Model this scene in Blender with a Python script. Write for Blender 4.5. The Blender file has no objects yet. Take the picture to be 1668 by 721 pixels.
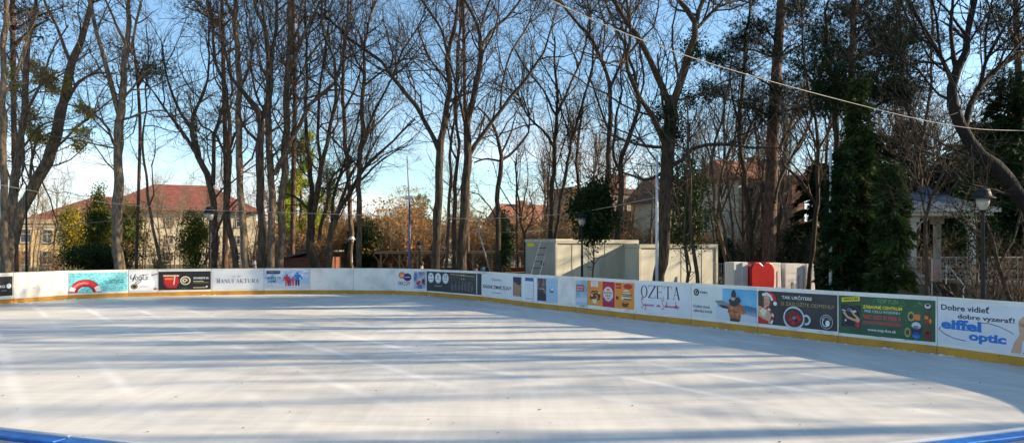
import bpy, bmesh, math, random
import numpy as np
from mathutils import Vector, Matrix
random.seed(7)
rng = np.random.default_rng(11)
scene = bpy.context.scene
C = scene.collection
F = 1200.0          # focal length in photo pixels (photo is 1668 wide)
HY = 399.5          # horizon row of the photo
EYE = 2.0
GZ = -0.35          # park ground level; the ice lies at 0
def P(px, py, Y): return Vector(((px-834)/F*Y, Y, EYE-(py-HY)/F*Y))
def PX(px, Y): return (px-834)/F*Y
def PZ(py, Y): return EYE-(py-HY)/F*Y

# ------------------------------------------------------------------ materials
def srgb(r, g, b):
    f = lambda c: (c/255/12.92) if c/255 <= .04045 else ((c/255+.055)/1.055)**2.4
    return (f(r), f(g), f(b))
_m = {}
def mat(name, col, rough=.6, col2=None, scale=4.0, stretch=(1,1,1), bump=0.0, detail=6, metal=0.0, spec=.5, lo=.35, hi=.65, bscale=None, rand=0.0, trans=0.0):
    if name in _m: return _m[name]
    m = bpy.data.materials.new(name); m.use_nodes = True
    nt = m.node_tree; b = nt.nodes['Principled BSDF']
    b.inputs['Base Color'].default_value = (*col, 1); b.inputs['Roughness'].default_value = rough
    b.inputs['Metallic'].default_value = metal; b.inputs['Specular IOR Level'].default_value = spec
    if col2 is not None or bump:
        tc = nt.nodes.new('ShaderNodeTexCoord'); mp = nt.nodes.new('ShaderNodeMapping')
        mp.inputs['Scale'].default_value = stretch
        nt.links.new(tc.outputs['Object'], mp.inputs['Vector'])
        n = nt.nodes.new('ShaderNodeTexNoise'); n.inputs['Scale'].default_value = scale; n.inputs['Detail'].default_value = detail
        nt.links.new(mp.outputs[0], n.inputs['Vector'])
        out = None
        if col2 is not None:
            r = nt.nodes.new('ShaderNodeValToRGB')
            r.color_ramp.elements[0].position = lo; r.color_ramp.elements[0].color = (*col, 1)
            r.color_ramp.elements[1].position = hi; r.color_ramp.elements[1].color = (*col2, 1)
            nt.links.new(n.outputs['Fac'], r.inputs[0]); out = r.outputs[0]
            if rand:
                oi = nt.nodes.new('ShaderNodeObjectInfo'); mr = nt.nodes.new('ShaderNodeMapRange')
                mr.inputs['To Min'].default_value = 1-rand; mr.inputs['To Max'].default_value = 1+rand
                hs = nt.nodes.new('ShaderNodeHueSaturation')
                nt.links.new(oi.outputs['Random'], mr.inputs['Value']); nt.links.new(mr.outputs[0], hs.inputs['Value'])
                nt.links.new(out, hs.inputs['Color']); out = hs.outputs[0]
            nt.links.new(out, b.inputs['Base Color'])
        if bump:
            n2 = n
            if bscale:
                n2 = nt.nodes.new('ShaderNodeTexNoise'); n2.inputs['Scale'].default_value = bscale; n2.inputs['Detail'].default_value = 4
                nt.links.new(mp.outputs[0], n2.inputs['Vector'])
            bp = nt.nodes.new('ShaderNodeBump'); bp.inputs['Strength'].default_value = bump; bp.inputs['Distance'].default_value = .05
            nt.links.new(n2.outputs['Fac'], bp.inputs['Height']); nt.links.new(bp.outputs[0], b.inputs['Normal'])
    if trans:
        t = nt.nodes.new('ShaderNodeBsdfTranslucent'); mx = nt.nodes.new('ShaderNodeMixShader'); mx.inputs[0].default_value = trans
        if col2 is not None: nt.links.new(out, t.inputs[0])
        else: t.inputs[0].default_value = (*col, 1)
        o = nt.nodes['Material Output']
        nt.links.new(b.outputs[0], mx.inputs[1]); nt.links.new(t.outputs[0], mx.inputs[2]); nt.links.new(mx.outputs[0], o.inputs['Surface'])
    _m[name] = m; return m
def flat(name, r, g, b, rough=.55): return mat('print_'+name, srgb(r,g,b), rough)

# ------------------------------------------------------------------ objects
def tag(o, label=None, cat=None, group=None, kind=None):
    if label: o['label'] = label
    if cat: o['category'] = cat
    if group: o['group'] = group
    if kind: o['kind'] = kind
    return o
def empty(name, loc, label, cat, group=None, rz=0):
    o = bpy.data.objects.new(name, None); C.objects.link(o); o.location = loc; o.rotation_euler = (0,0,rz)
    o.empty_display_size = .2
    return tag(o, label, cat, group)
def link(name, me, parent=None):
    o = bpy.data.objects.new(name, me); C.objects.link(o)
    if parent: o.parent = parent
    return o
def copy_tree(o, parent=None):
    c = o.copy(); C.objects.link(c); c.parent = parent
    for ch in o.children: copy_tree(ch, c)
    return c

class MB:
    """collects simple solids; build() links them as one mesh"""
    def __init__(s): s.v=[]; s.f=[]; s.mi=[]; s.cur=0
    def add(s, vs, fs):
        o=len(s.v); s.v += [tuple(v) for v in vs]; s.f += [tuple(i+o for i in f) for f in fs]; s.mi += [s.cur]*len(fs); return s
    def box(s, x0,y0,z0,x1,y1,z1):
        v=[(x0,y0,z0),(x1,y0,z0),(x1,y1,z0),(x0,y1,z0),(x0,y0,z1),(x1,y0,z1),(x1,y1,z1),(x0,y1,z1)]
        return s.add(v,[(3,2,1,0),(4,5,6,7),(0,1,5,4),(1,2,6,5),(2,3,7,6),(3,0,4,7)])
    def prism(s, poly, fn, a, b):
        """poly = 2D points; fn(p, t) -> 3D; a..b thickness"""
        n=len(poly); vs=[fn(p,a) for p in poly]+[fn(p,b) for p in poly]
        return s.add(vs,[tuple(range(n))[::-1], tuple(range(n,2*n))]+[(i,(i+1)%n,n+(i+1)%n,n+i) for i in range(n)])
    def tube(s, pts, r, n=8, cap=True):
        pts=[Vector(p) for p in pts]; rs = r if isinstance(r,(list,tuple)) else [r]*len(pts)
        base=len(s.v); rings=[]
        for i,p in enumerate(pts):
            t=(pts[min(i+1,len(pts)-1)]-pts[max(i-1,0)]).normalized()
            a=Vector((0,0,1)) if abs(t.z)<.9 else Vector((1,0,0))
            u=t.cross(a).normalized(); w=t.cross(u)
            if abs(t.z)>=.9: u=(Vector((1,0,0))-t*t.x).normalized(); w=t.cross(u)
            s.v += [tuple(p+u*rs[i]*math.cos(q)+w*rs[i]*math.sin(q)) for q in [2*math.pi*k/n for k in range(n)]]
        fs=[]
        for i in range(len(pts)-1):
            for k in range(n):
                a=base+i*n+k; b=base+i*n+(k+1)%n; fs.append((a,b,b+n,a+n))
        if cap: fs += [tuple(base+k for k in range(n))[::-1], tuple(base+(len(pts)-1)*n+k for k in range(n))]
        s.f+=fs; s.mi+=[s.cur]*len(fs); return s
    def lathe(s, prof, cx=0, cy=0, n=20):
        base=len(s.v)
        for r,z in prof: s.v += [(cx+r*math.cos(2*math.pi*k/n), cy+r*math.sin(2*math.pi*k/n), z) for k in range(n)]
        fs=[]
        for i in range(len(prof)-1):
            for k in range(n):
                a=base+i*n+k; b=base+i*n+(k+1)%n; fs.append((a,b,b+n,a+n))
        fs += [tuple(base+k for k in range(n))[::-1], tuple(base+(len(prof)-1)*n+k for k in range(n))]
        s.f+=fs; s.mi+=[s.cur]*len(fs); return s
    def build(s, name, mats, parent=None, smooth=False, bevel=0):
        me=bpy.data.meshes.new(name); me.from_pydata(s.v,[],s.f)
        if not isinstance(mats,(list,tuple)): mats=[mats]
        for m in mats: me.materials.append(m)
        if len(mats)>1: me.polygons.foreach_set('material_index', s.mi)
        if smooth: me.polygons.foreach_set('use_smooth',[True]*len(s.f))
        me.update(); o=link(name,me,parent)
        if bevel:
            b=o.modifiers.new('bevel','BEVEL'); b.width=bevel; b.segments=2; b.limit_method='ANGLE'; b.angle_limit=math.radians(40)
        return o

def quads_mesh(name, V, nf, verts_per=4, F_=None, smooth=False):
    me=bpy.data.meshes.new(name)
    me.vertices.add(len(V)); me.vertices.foreach_set('co', np.ascontiguousarray(V,dtype=np.float32).ravel())
    idx = F_.ravel() if F_ is not None else np.arange(len(V))
    me.loops.add(len(idx)); me.loops.foreach_set('vertex_index', idx.astype(np.int32))
    me.polygons.add(nf)
    me.polygons.foreach_set('loop_start', np.arange(0,nf*verts_per,verts_per,dtype=np.int32))
    me.polygons.foreach_set('loop_total', np.full(nf,verts_per,dtype=np.int32))
    if smooth: me.polygons.foreach_set('use_smooth', np.ones(nf,dtype=bool))
    me.update(calc_edges=True); return me

# ------------------------------------------------------------------ branching, all in numpy
def norm(a): return a/np.maximum(np.linalg.norm(a,axis=-1,keepdims=True),1e-9)
class Tubes:
    def __init__(s): s.V=[]; s.F=[]; s.n=0
    def add(s, pts, rad, sides):
        M,Pn,_=pts.shape
        if M==0: return
        t=np.empty_like(pts); t[:,1:-1]=pts[:,2:]-pts[:,:-2]; t[:,0]=pts[:,1]-pts[:,0]; t[:,-1]=pts[:,-1]-pts[:,-2]; t=norm(t)
        mean=norm(pts[:,-1]-pts[:,0]); ref=np.zeros((M,3)); k=np.argmin(np.abs(mean),axis=1); ref[np.arange(M),k]=1
        u=norm(np.cross(t,ref[:,None,:])); w=np.cross(t,u)
        a=np.arange(sides)*2*np.pi/sides
        ring=pts[:,:,None,:]+rad[:,:,None,None]*(u[:,:,None,:]*np.cos(a)[None,None,:,None]+w[:,:,None,:]*np.sin(a)[None,None,:,None])
        s.V.append(ring.reshape(-1,3))
        i=np.arange(M)[:,None,None]*(Pn*sides); j=np.arange(Pn-1)[None,:,None]*sides; q=np.arange(sides)[None,None,:]; q2=(q+1)%sides
        A=i+j+q; B=i+j+q2
        f=np.stack([A,B,B+sides,A+sides],axis=-1).reshape(-1,4)+s.n
        s.F.append(f); s.n+=M*Pn*sides
    def mesh(s,name):
        V=np.concatenate(s.V); Fa=np.concatenate(s.F); return quads_mesh(name,V,len(Fa),4,Fa,True)

def grow(pts, rad, count, Lr, ang, r0, taper, npt, up=.15, wob=.25, tmin=.15, g=None, wpow=1.0, follow=0.0):
    """count children on the parent polylines; returns their points and radii"""
    g = g or rng
    M,Pn,_=pts.shape
    seg=np.linalg.norm(pts[:,1:]-pts[:,:-1],axis=2); L=seg.sum(1)
    ts=(np.arange(Pn-1)+.5)/(Pn-1)
    w=seg*(ts[None,:]>tmin)*(.4+ts[None,:])**wpow; w=w.ravel()/w.sum()
    c=g.choice(M*(Pn-1),count,p=w); pi=c//(Pn-1); si=c%(Pn-1); fr=g.random(count)[:,None]
    st=pts[pi,si]*(1-fr)+pts[pi,si+1]*fr; pr=(rad[pi,si]*(1-fr[:,0])+rad[pi,si+1]*fr[:,0])
    tg=norm(pts[pi,si+1]-pts[pi,si])
    rv=norm(g.normal(size=(count,3))); side=norm(np.cross(tg,rv))
    a=np.radians(g.uniform(ang[0],ang[1],count))[:,None]
    d=tg*np.cos(a)+side*np.sin(a)
    tt=(si+fr[:,0])/(Pn-1)
    ln=g.uniform(Lr[0],Lr[1],count)*(1.15-.6*tt)
    r=np.minimum(pr*.7, g.uniform(r0[0],r0[1],count))
    return _walk(st,d,ln,r,taper,npt,up,wob,g)
def _walk(st,d,ln,r,taper,npt,up,wob,g):
    n=len(st); out=np.empty((n,npt,3)); out[:,0]=st; step=(ln/(npt-1))[:,None]; cur=d.copy()
    for i in range(1,npt):
        cur=norm(cur+g.normal(size=(n,3))*wob+np.array([0,0,up])); out[:,i]=out[:,i-1]+cur*step
    rr=r[:,None]*np.linspace(1,taper,npt)[None,:]
    return out,rr

def catmull(pts, n):
    pts=np.array(pts,float); p=np.vstack([2*pts[0]-pts[1],pts,2*pts[-1]-pts[-2]])
    seg=np.linalg.norm(pts[1:,:3]-pts[:-1,:3],axis=1); cum=np.concatenate([[0],np.cumsum(seg)]); s=np.linspace(0,cum[-1],n); out=[]
    for q in s:
        k=min(np.searchsorted(cum,q,side='right')-1,len(seg)-1); t=(q-cum[k])/max(seg[k],1e-6)
        a,b,c,d=p[k],p[k+1],p[k+2],p[k+3]
        out.append(.5*((2*b)+(-a+c)*t+(2*a-5*b+4*c-d)*t*t+(-a+3*b-3*c+d)*t**3))
    return np.array(out)

BARK = dict(
 grey=mat('bark_grey',(.080,.058,.037),.9,(.25,.182,.118),3.0,(4,4,1.3),.55,rand=.15),
 dark=mat('bark_dark',(.022,.015,.009),.95,(.092,.062,.038),3.0,(5,5,.9),.9,rand=.15),
 brown=mat('bark_brown',(.044,.029,.018),.9,(.175,.118,.072),3.0,(5,5,.9),.9,rand=.15),
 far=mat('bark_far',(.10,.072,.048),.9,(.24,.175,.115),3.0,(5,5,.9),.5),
 black=mat('bark_shaded',(.006,.0045,.0035),.95,(.020,.014,.010),3.0,(5,5,1.2),.8),  # bowing tree: shade from neighbouring trees put into the bark colour
 pine=mat('bark_pine',(.045,.025,.017),.95,(.16,.095,.062),2.0,(5,5,1.6),1.0))
TWIG = dict(
 grey=mat('twig_tan',(.085,.058,.038),.85,(.15,.10,.065),2.0),
 dark=mat('twig_dark',(.03,.021,.015),.85,(.065,.045,.031),2.0),
 brown=mat('twig_brown',(.075,.050,.033),.85,(.15,.10,.066),2.0),
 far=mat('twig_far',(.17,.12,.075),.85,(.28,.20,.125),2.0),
 black=mat('twig_shaded',(.018,.013,.009),.9,(.045,.031,.021),2.0),  # twigs darkened to carry the same shade
 pine=mat('twig_pine',(.07,.045,.03),.8,(.12,.08,.05),2.0))

def leaf_quads(cent, size, g, flatz=0.0, aspect=.6):
    n=len(cent); a=norm(g.normal(size=(n,3))); b=g.normal(size=(n,3)); b=norm(b-a*(a*b).sum(1,keepdims=True))
    if flatz: a[:,2]*=1-flatz; b[:,2]*=1-flatz
    s=size*g.uniform(.6,1.3,n)[:,None]
    a=a*s*.5; b=b*s*.5*aspect
    return np.stack([cent-a,cent+b,cent+a,cent-b],axis=1).reshape(-1,3)

def traced_tree(label, Y, limbs, kind='dark', clear=330, dens=1.0, name='bare_tree', group=None, leaves=None, seed=0, spread=.5, twig=1.0, ends=True, base=True):
    """limbs traced at the tree's own distance; first one is the trunk. Branch depth is spread around Y."""
    g=np.random.default_rng(1000+seed)
    L3=[]; known=[]
    for k,l in enumerate(limbs):
        l=list(l)
        if k==0:
            Ys=[Y]*len(l); dy=0
        else:
            x0,y0=l[0][:2]; nb=min(known,key=lambda q:(q[0]-x0)**2+(q[1]-y0)**2); ys=nb[2]
            length=sum(math.hypot(l[i+1][0]-l[i][0],l[i+1][1]-l[i][1]) for i in range(len(l)-1))/F*Y
            dy=g.uniform(-1,1)*spread*length
            cum=0; Ys=[ys]
            for i in range(len(l)-1):
                cum+=math.hypot(l[i+1][0]-l[i][0],l[i+1][1]-l[i][1])/F*Y; Ys.append(ys+dy*(cum/length))
        pts=[]
        w=l[0][2]; ws=[]
        for i,q in enumerate(l):
            ws.append(q[2] if len(q)>2 else None)
        # fill missing widths linearly
        idx=[i for i,x in enumerate(ws) if x is not None]
        ws=list(np.interp(range(len(ws)),idx,[ws[i] for i in idx]))
        for i,q in enumerate(l):
            p=P(q[0],q[1],Ys[i]); pts.append([p.x,p.y,p.z,ws[i]*.80/2/F*Ys[i]])
        if k==0 and base:
            b0=pts[0]; dx=(pts[1][0]-b0[0])/max(pts[1][2]-b0[2],.1)*(b0[2]-GZ)
            pts=[[b0[0]-dx,b0[1],GZ-.15,b0[3]*1.35],[b0[0]-dx*.6,b0[1],GZ+.35*(b0[2]-GZ),b0[3]*1.12]]+pts
        ln=sum(math.dist(pts[i][:3],pts[i+1][:3]) for i in range(len(pts)-1))
        n=max(8,int(ln/.45)); r=catmull(pts,n); r[:,3]=np.maximum(r[:,3],.006)
        jit=g.normal(size=(n,3))*.05*np.minimum(1,ln/6); jit=(jit+np.roll(jit,1,0))/2; jit[0]=0; r[:,:3]+=jit
        rr=r[:,3]*(1+g.normal(size=n)*.05)
        L3.append((r[:,:3],rr))
        for q,yy in zip(l,Ys): known.append((q[0],q[1],yy))
        for i in range(len(l)-1):
            for f in (.25,.5,.75): known.append((l[i][0]*(1-f)+l[i+1][0]*f,l[i][1]*(1-f)+l[i+1][1]*f,Ys[i]*(1-f)+Ys[i+1]*f))
    org=np.array(L3[0][0][0]); org[2]=GZ
    T=Tubes(); 
    for p,r in L3: T.add((p-org)[None],r[None],9 if r.max()>.08 else 6)
    zc=PZ(clear,Y)-org[2]
    # uniform resample for growth
    PP=[];RR=[];tot=0
    for p,r in L3:
        q=p-org; m=q[:,2]>zc
        if m.sum()<3: continue
        q=q[m]; rr=r[m]; s=np.linspace(0,len(q)-1,12); i0=np.floor(s).astype(int).clip(0,len(q)-2); f=(s-i0)[:,None]
        PP.append(q[i0]*(1-f)+q[i0+1]*f); RR.append(rr[i0]*(1-f[:,0])+rr[i0+1]*f[:,0]); tot+=np.linalg.norm(q[1:]-q[:-1],axis=1).sum()
    PP=np.array(PP); RR=np.array(RR)
    n1=max(8,int(tot*1.55*dens))
    a1,r1=grow(PP,RR,n1,(1.3,5.0),(25,62),(.014,.050),.28,8,up=.10,wob=.2,tmin=0,g=g,wpow=.4)
    T.add(a1,r1,5)
    if ends:
        tips=[];dirs=[];tr=[]
        for p,r in L3:
            if p[-1][2]>PZ(40,Y) and r[-1]>.03:
                for _ in range(4): tips.append(p[-1]-org); dirs.append(norm(p[-1]-p[-3])+g.normal(size=3)*.3); tr.append(r[-1]*g.uniform(.5,.85))
        if tips:
            e,er=_walk(np.array(tips),norm(np.array(dirs)),g.uniform(3,6.5,len(tips)),np.array(tr),.25,8,.1,.15,g)
            T.add(e,er,5)
            n=int(len(tips)*5); b,br=grow(e,er,n,(1,2.8),(25,55),(.015,.04),.3,7,g=g); T.add(b,br,4)
            a1=np.concatenate([a1,_rs(e,8),_rs(b,8)]); r1=np.concatenate([r1,_rsr(er,8),_rsr(br,8)])
    K=Tubes()
    n2=int(len(a1)*6.5*dens**.3)
    a2,r2=grow(a1,r1,n2,(.8,2.6),(25,65),(.008,.017),.45,7,up=.06,wob=.26,tmin=.05,g=g)
    K.add(a2,r2,4)
    a3,r3=grow(a2,r2,int(n2*4.6*twig),(.35,1.25),(20,65),(.0060,.0105),.6,4,up=.06,wob=.3,tmin=.05,g=g)
    K.add(a3,r3,3)
    e=empty(name,tuple(org),label,'tree',group)
    me=T.mesh('trunk'); me.materials.append(BARK[kind]); link('trunk',me,e)
    me=K.mesh('crown'); me.materials.append(TWIG[kind]); link('crown',me,e)
    if leaves:
        n,size,m=leaves; src=a3[:,-1]; c=src[g.integers(0,len(src),n)]+g.normal(size=(n,3))*.06
        V=leaf_quads(c,size,g); me=quads_mesh('foliage',V,n); me.materials.append(m); link('foliage',me,e)
    return e
def _rs(a,n):
    s=np.linspace(0,a.shape[1]-1,n); i=np.floor(s).astype(int).clip(0,a.shape[1]-2); f=(s-i)[None,:,None]; return a[:,i]*(1-f)+a[:,i+1]*f
def _rsr(a,n):
    s=np.linspace(0,a.shape[1]-1,n); i=np.floor(s).astype(int).clip(0,a.shape[1]-2); f=(s-i)[None,:]; return a[:,i]*(1-f)+a[:,i+1]*f

def proto_tree(H, r, seed, kind='brown', forks=3, lean=.05, twigs=1.0, leaf=None, low=.3):
    """a free-grown bare tree at the origin -> (trunk mesh, crown mesh, foliage mesh or None)"""
    g=np.random.default_rng(seed)
    d=np.array([[g.normal()*lean,g.normal()*lean,1.0]])
    tr,rr=_walk(np.zeros((1,3))-np.array([0,0,.15]),norm(d),np.array([H*.8]),np.array([r]),.3,14,.1,.05,g)
    rr[0,0]*=1.3
    T=Tubes(); T.add(tr,rr,8)
    m,mr=grow(tr,rr,forks,(H*.4,H*.6),(15,32),(r*.45,r*.7),.25,10,up=.14,wob=.08,tmin=low,g=g)
    T.add(m,mr,6)
    A=np.concatenate([_rs(tr,10),m]); AR=np.concatenate([_rsr(rr,10),mr])
    b,br=grow(A,AR,int(H*3.2),(H*.08,H*.24),(28,60),(.02,.05),.3,7,up=.12,wob=.18,tmin=low,g=g); T.add(b,br,5)
    K=Tubes()
    c,cr=grow(b,br,int(len(b)*6*twigs),(.6,1.8),(25,60),(.010,.018),.45,6,up=.1,wob=.25,g=g); K.add(c,cr,4)
    e,er=grow(c,cr,int(len(c)*4*twigs),(.25,.95),(20,65),(.006,.010),.6,4,g=g,wob=.3,up=.05); K.add(e,er,3)
    t=T.mesh('trunk'); t.materials.append(BARK[kind]); k=K.mesh('crown'); k.materials.append(TWIG[kind]); f=None
    if leaf:
        n,size,mm=leaf; cc=e[g.integers(0,len(e),n),-1]+g.normal(size=(n,3))*.08
        f=quads_mesh('foliage',leaf_quads(cc,size,g),n); f.materials.append(mm)
    return t,k,f
def place_proto(pr, name, loc, rz, s, label, cat='tree', group=None):
    e=empty(name,loc,label,cat,group,rz); e.scale=(s,s,s)
    link('trunk',pr[0],e); link('crown',pr[1],e)
    if pr[2]: link('foliage',pr[2],e)
    return e
# ------------------------------------------------------------------ rink outline
ctrl=[(0,3.18),(2.64,3.8),(5.2,5.1),(7.6,7.1),(8.9,9.1),(9.05,10.6),(8.48,12.2),(7.84,13.57),(6.7,15.15),(5.6,16.8),(4.5,18.5),(3.33,20.0),
      (1.93,22.15),(.80,23.7),(.02,25.0),(-1.28,27.0),(-2.6,28.6),(-3.7,29.6),(-4.95,30.25),(-6.6,30.5),(-8.4,30.5),(-10.2,30.3),(-12.1,29.8),(-14,29.2),(-15.3,28.6),(-16.5,27.6),
      (-17.2,26.1),(-17.8,23.8),(-18.2,21),(-17.9,17.5),(-16,13.5),(-13,10.2),(-9,7.3),(-5.4,5.0),(-2.64,3.8)]
def closed_spline(c, per=24):
    n=len(c); out=[]
    for i in range(n):
        a,b,d,e=[np.array(c[(i+k)%n],float) for k in (-1,0,1,2)]
        for q in range(per):
            t=q/per; out.append(.5*((2*b)+(-a+d)*t+(2*a-5*b+4*d-e)*t*t+(-a+3*b-3*d+e)*t**3))
    return np.array(out)
RC=closed_spline(ctrl)
seg=np.linalg.norm(np.roll(RC,-1,0)-RC,axis=1); RS=np.concatenate([[0],np.cumsum(seg)]); RL=RS[-1]
def rat(s):
    s=s%RL; k=min(np.searchsorted(RS,s,side='right')-1,len(RC)-1); t=(s-RS[k])/seg[k]
    return RC[k]*(1-t)+RC[(k+1)%len(RC)]*t
def s_at_px(px):
    a=(px-834)/F; best=None
    for k in range(len(RC)):
        p=RC[k]; q=RC[(k+1)%len(RC)]
        if p[1]<11: continue
        f0=p[0]-a*p[1]; f1=q[0]-a*q[1]
        if f0*f1<=0 and abs(f0-f1)>1e-9: 
            t=f0/(f0-f1); return RS[k]+t*seg[k]
# ------------------------------------------------------------------ ice
ice=bpy.data.materials.new('rink_ice'); ice.use_nodes=True; nt=ice.node_tree; B=nt.nodes['Principled BSDF']
def N(t,**k):
    n=nt.nodes.new(t)
    for a,b in k.items(): n.inputs[a].default_value=b
    return n
tc=N('ShaderNodeTexCoord'); mp=N('ShaderNodeMapping'); mp.inputs['Rotation'].default_value=(0,0,math.radians(-36.5)); nt.links.new(tc.outputs['Object'],mp.inputs[0])
sx=N('ShaderNodeSeparateXYZ'); nt.links.new(mp.outputs[0],sx.inputs[0])
# seams between the lanes: wobbling, of uneven strength
nz=N('ShaderNodeTexNoise',Scale=.6,Detail=2.0); nt.links.new(tc.outputs['Object'],nz.inputs['Vector'])
def math_(op,a,b=None,c=None):
    n=nt.nodes.new('ShaderNodeMath'); n.operation=op
    for i,x in enumerate((a,b,c)):
        if x is None: continue
        if isinstance(x,(int,float)): n.inputs[i].default_value=x
        else: nt.links.new(x,n.inputs[i])
    return n.outputs[0]
lane=math_('ADD',sx.outputs[0],math_('MULTIPLY',nz.outputs['Fac'],.16))
fr=math_('FRACT',math_('MULTIPLY',lane,1/1.25))
d=math_('ABSOLUTE',math_('SUBTRACT',fr,.5))
line=N('ShaderNodeMapRange'); line.interpolation_type='SMOOTHSTEP'; line.inputs['From Min'].default_value=.13; line.inputs['From Max'].default_value=.0
nt.links.new(d,line.inputs['Value'])
wn=N('ShaderNodeTexNoise',Scale=.23,Detail=3.0); nt.links.new(mp.outputs[0],wn.inputs['Vector'])
wr=N('ShaderNodeMapRange'); wr.inputs['From Min'].default_value=.4; wr.inputs['From Max'].default_value=.65; nt.links.new(wn.outputs['Fac'],wr.inputs['Value'])
lm=math_('MULTIPLY',line.outputs[0],wr.outputs[0])
# long scuffs, skate marks and cloudy wear
mp2=N('ShaderNodeMapping'); mp2.inputs['Rotation'].default_value=(0,0,math.radians(-36.5)); mp2.inputs['Scale'].default_value=(3.5,.25,1); nt.links.new(tc.outputs['Object'],mp2.inputs[0])
n1=N('ShaderNodeTexNoise',Scale=1.0,Detail=8.0,Roughness=.65); nt.links.new(mp2.outputs[0],n1.inputs['Vector'])
n2=N('ShaderNodeTexNoise',Scale=.35,Detail=6.0,Roughness=.6); nt.links.new(tc.outputs['Object'],n2.inputs['Vector'])
mp3=N('ShaderNodeMapping'); mp3.inputs['Rotation'].default_value=(0,0,math.radians(-8)); mp3.inputs['Scale'].default_value=(.5,5,1); nt.links.new(tc.outputs['Object'],mp3.inputs[0])
n3=N('ShaderNodeTexNoise',Scale=1.6,Detail=9.0,Roughness=.7); nt.links.new(mp3.outputs[0],n3.inputs['Vector'])
mixv=math_('ADD',math_('MULTIPLY',n1.outputs['Fac'],.35),math_('ADD',math_('MULTIPLY',n2.outputs['Fac'],.35),math_('MULTIPLY',n3.outputs['Fac'],.30)))
rp=N('ShaderNodeValToRGB'); e=rp.color_ramp.elements; e[0].position=.38; e[0].color=(.53,.50,.445,1); e[1].position=.60; e[1].color=(.75,.705,.63,1)
nt.links.new(mixv,rp.inputs[0])
mx=N('ShaderNodeMix'); mx.data_type='RGBA'; nt.links.new(math_('MULTIPLY',lm,.8),mx.inputs[0]); nt.links.new(rp.outputs[0],mx.inputs[6]); mx.inputs[7].default_value=(.86,.83,.77,1)
prev=mx.outputs[2]
for rot_,sc_,thr in ((-62,(.35,22,1),.66),(18,(.3,26,1),.67),(-20,(.28,30,1),.67)):
    mq=N('ShaderNodeMapping'); mq.inputs['Rotation'].default_value=(0,0,math.radians(rot_)); mq.inputs['Scale'].default_value=sc_; nt.links.new(tc.outputs['Object'],mq.inputs[0])
    nq=N('ShaderNodeTexNoise',Scale=1.3,Detail=2.0,Roughness=.5,Distortion=.3); nt.links.new(mq.outputs[0],nq.inputs['Vector'])
    rq=N('ShaderNodeMapRange'); rq.inputs['From Min'].default_value=thr; rq.inputs['From Max'].default_value=thr+.04; nt.links.new(nq.outputs['Fac'],rq.inputs['Value'])
    mz=N('ShaderNodeMix'); mz.data_type='RGBA'; nt.links.new(math_('MULTIPLY',rq.outputs[0],.5),mz.inputs[0]); nt.links.new(prev,mz.inputs[6]); mz.inputs[7].default_value=(.88,.86,.82,1) if rot_!=18 else (.42,.42,.41,1); prev=mz.outputs[2]
# dark scuff flecks
vo=N('ShaderNodeTexNoise',Scale=9.0,Detail=3.0,Roughness=.6); nt.links.new(mp3.outputs[0],vo.inputs['Vector'])
fl=N('ShaderNodeMapRange'); fl.inputs['From Min'].default_value=.70; fl.inputs['From Max'].default_value=.76; nt.links.new(vo.outputs['Fac'],fl.inputs['Value'])
mx2=N('ShaderNodeMix'); mx2.data_type='RGBA'; nt.links.new(math_('MULTIPLY',fl.outputs[0],.6),mx2.inputs[0]); nt.links.new(prev,mx2.inputs[6]); mx2.inputs[7].default_value=(.33,.34,.34,1)
nt.links.new(mx2.outputs[2],B.inputs['Base Color'])
rr=N('ShaderNodeMapRange'); rr.inputs['To Min'].default_value=.38; rr.inputs['To Max'].default_value=.62; nt.links.new(n2.outputs['Fac'],rr.inputs['Value']); nt.links.new(rr.outputs[0],B.inputs['Roughness'])
B.inputs['Specular IOR Level'].default_value=.35
bp=N('ShaderNodeBump',Strength=.12,Distance=.01); nt.links.new(n3.outputs['Fac'],bp.inputs['Height']); nt.links.new(bp.outputs[0],B.inputs['Normal'])
mb=MB(); step=RC[::3]; mb.prism([tuple(p) for p in step],lambda p,t:(p[0],p[1],t),-.30,0.0); o=mb.build('ice',ice); tag(o,kind='structure')

# park ground, path
gm=bpy.data.materials.new('leaf_litter'); gm.use_nodes=True; nt=gm.node_tree; B=nt.nodes['Principled BSDF']; B.inputs['Roughness'].default_value=.95
tc=N('ShaderNodeTexCoord'); n1=N('ShaderNodeTexNoise',Scale=.12,Detail=5.0); n2=N('ShaderNodeTexNoise',Scale=9.0,Detail=6.0,Roughness=.7)
nt.links.new(tc.outputs['Object'],n1.inputs[0]); nt.links.new(tc.outputs['Object'],n2.inputs[0])
r1=N('ShaderNodeValToRGB'); e=r1.color_ramp.elements; e[0].position=.42; e[0].color=(.035,.055,.018,1); e[1].position=.55; e[1].color=(.13,.085,.045,1); nt.links.new(n1.outputs[0],r1.inputs[0])
r2=N('ShaderNodeValToRGB'); e=r2.color_ramp.elements; e[0].position=.4; e[0].color=(.45,.45,.45,1); e[1].position=.62; e[1].color=(1.5,1.35,1.2,1); nt.links.new(n2.outputs[0],r2.inputs[0])
mx=N('ShaderNodeMix'); mx.data_type='RGBA'; mx.blend_type='MULTIPLY'; mx.inputs[0].default_value=1; nt.links.new(r1.outputs[0],mx.inputs[6]); nt.links.new(r2.outputs[0],mx.inputs[7]); nt.links.new(mx.outputs[2],B.inputs[0])
mb=MB(); mb.box(-600,-300,GZ-.5,600,900,GZ); tag(mb.build('ground',gm),kind='structure')
asph=mat('asphalt',(.045,.045,.048),.9,(.085,.082,.078),6.0,bump=.3)
mb=MB(); ring=[]
cen=np.array([-4.5,17.0])
inner=[p+ (p-cen)/np.linalg.norm(p-cen)*.02 for p in RC[::6]]; outer=[p+(p-cen)/np.linalg.norm(p-cen)*2.6 for p in RC[::6]]
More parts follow.
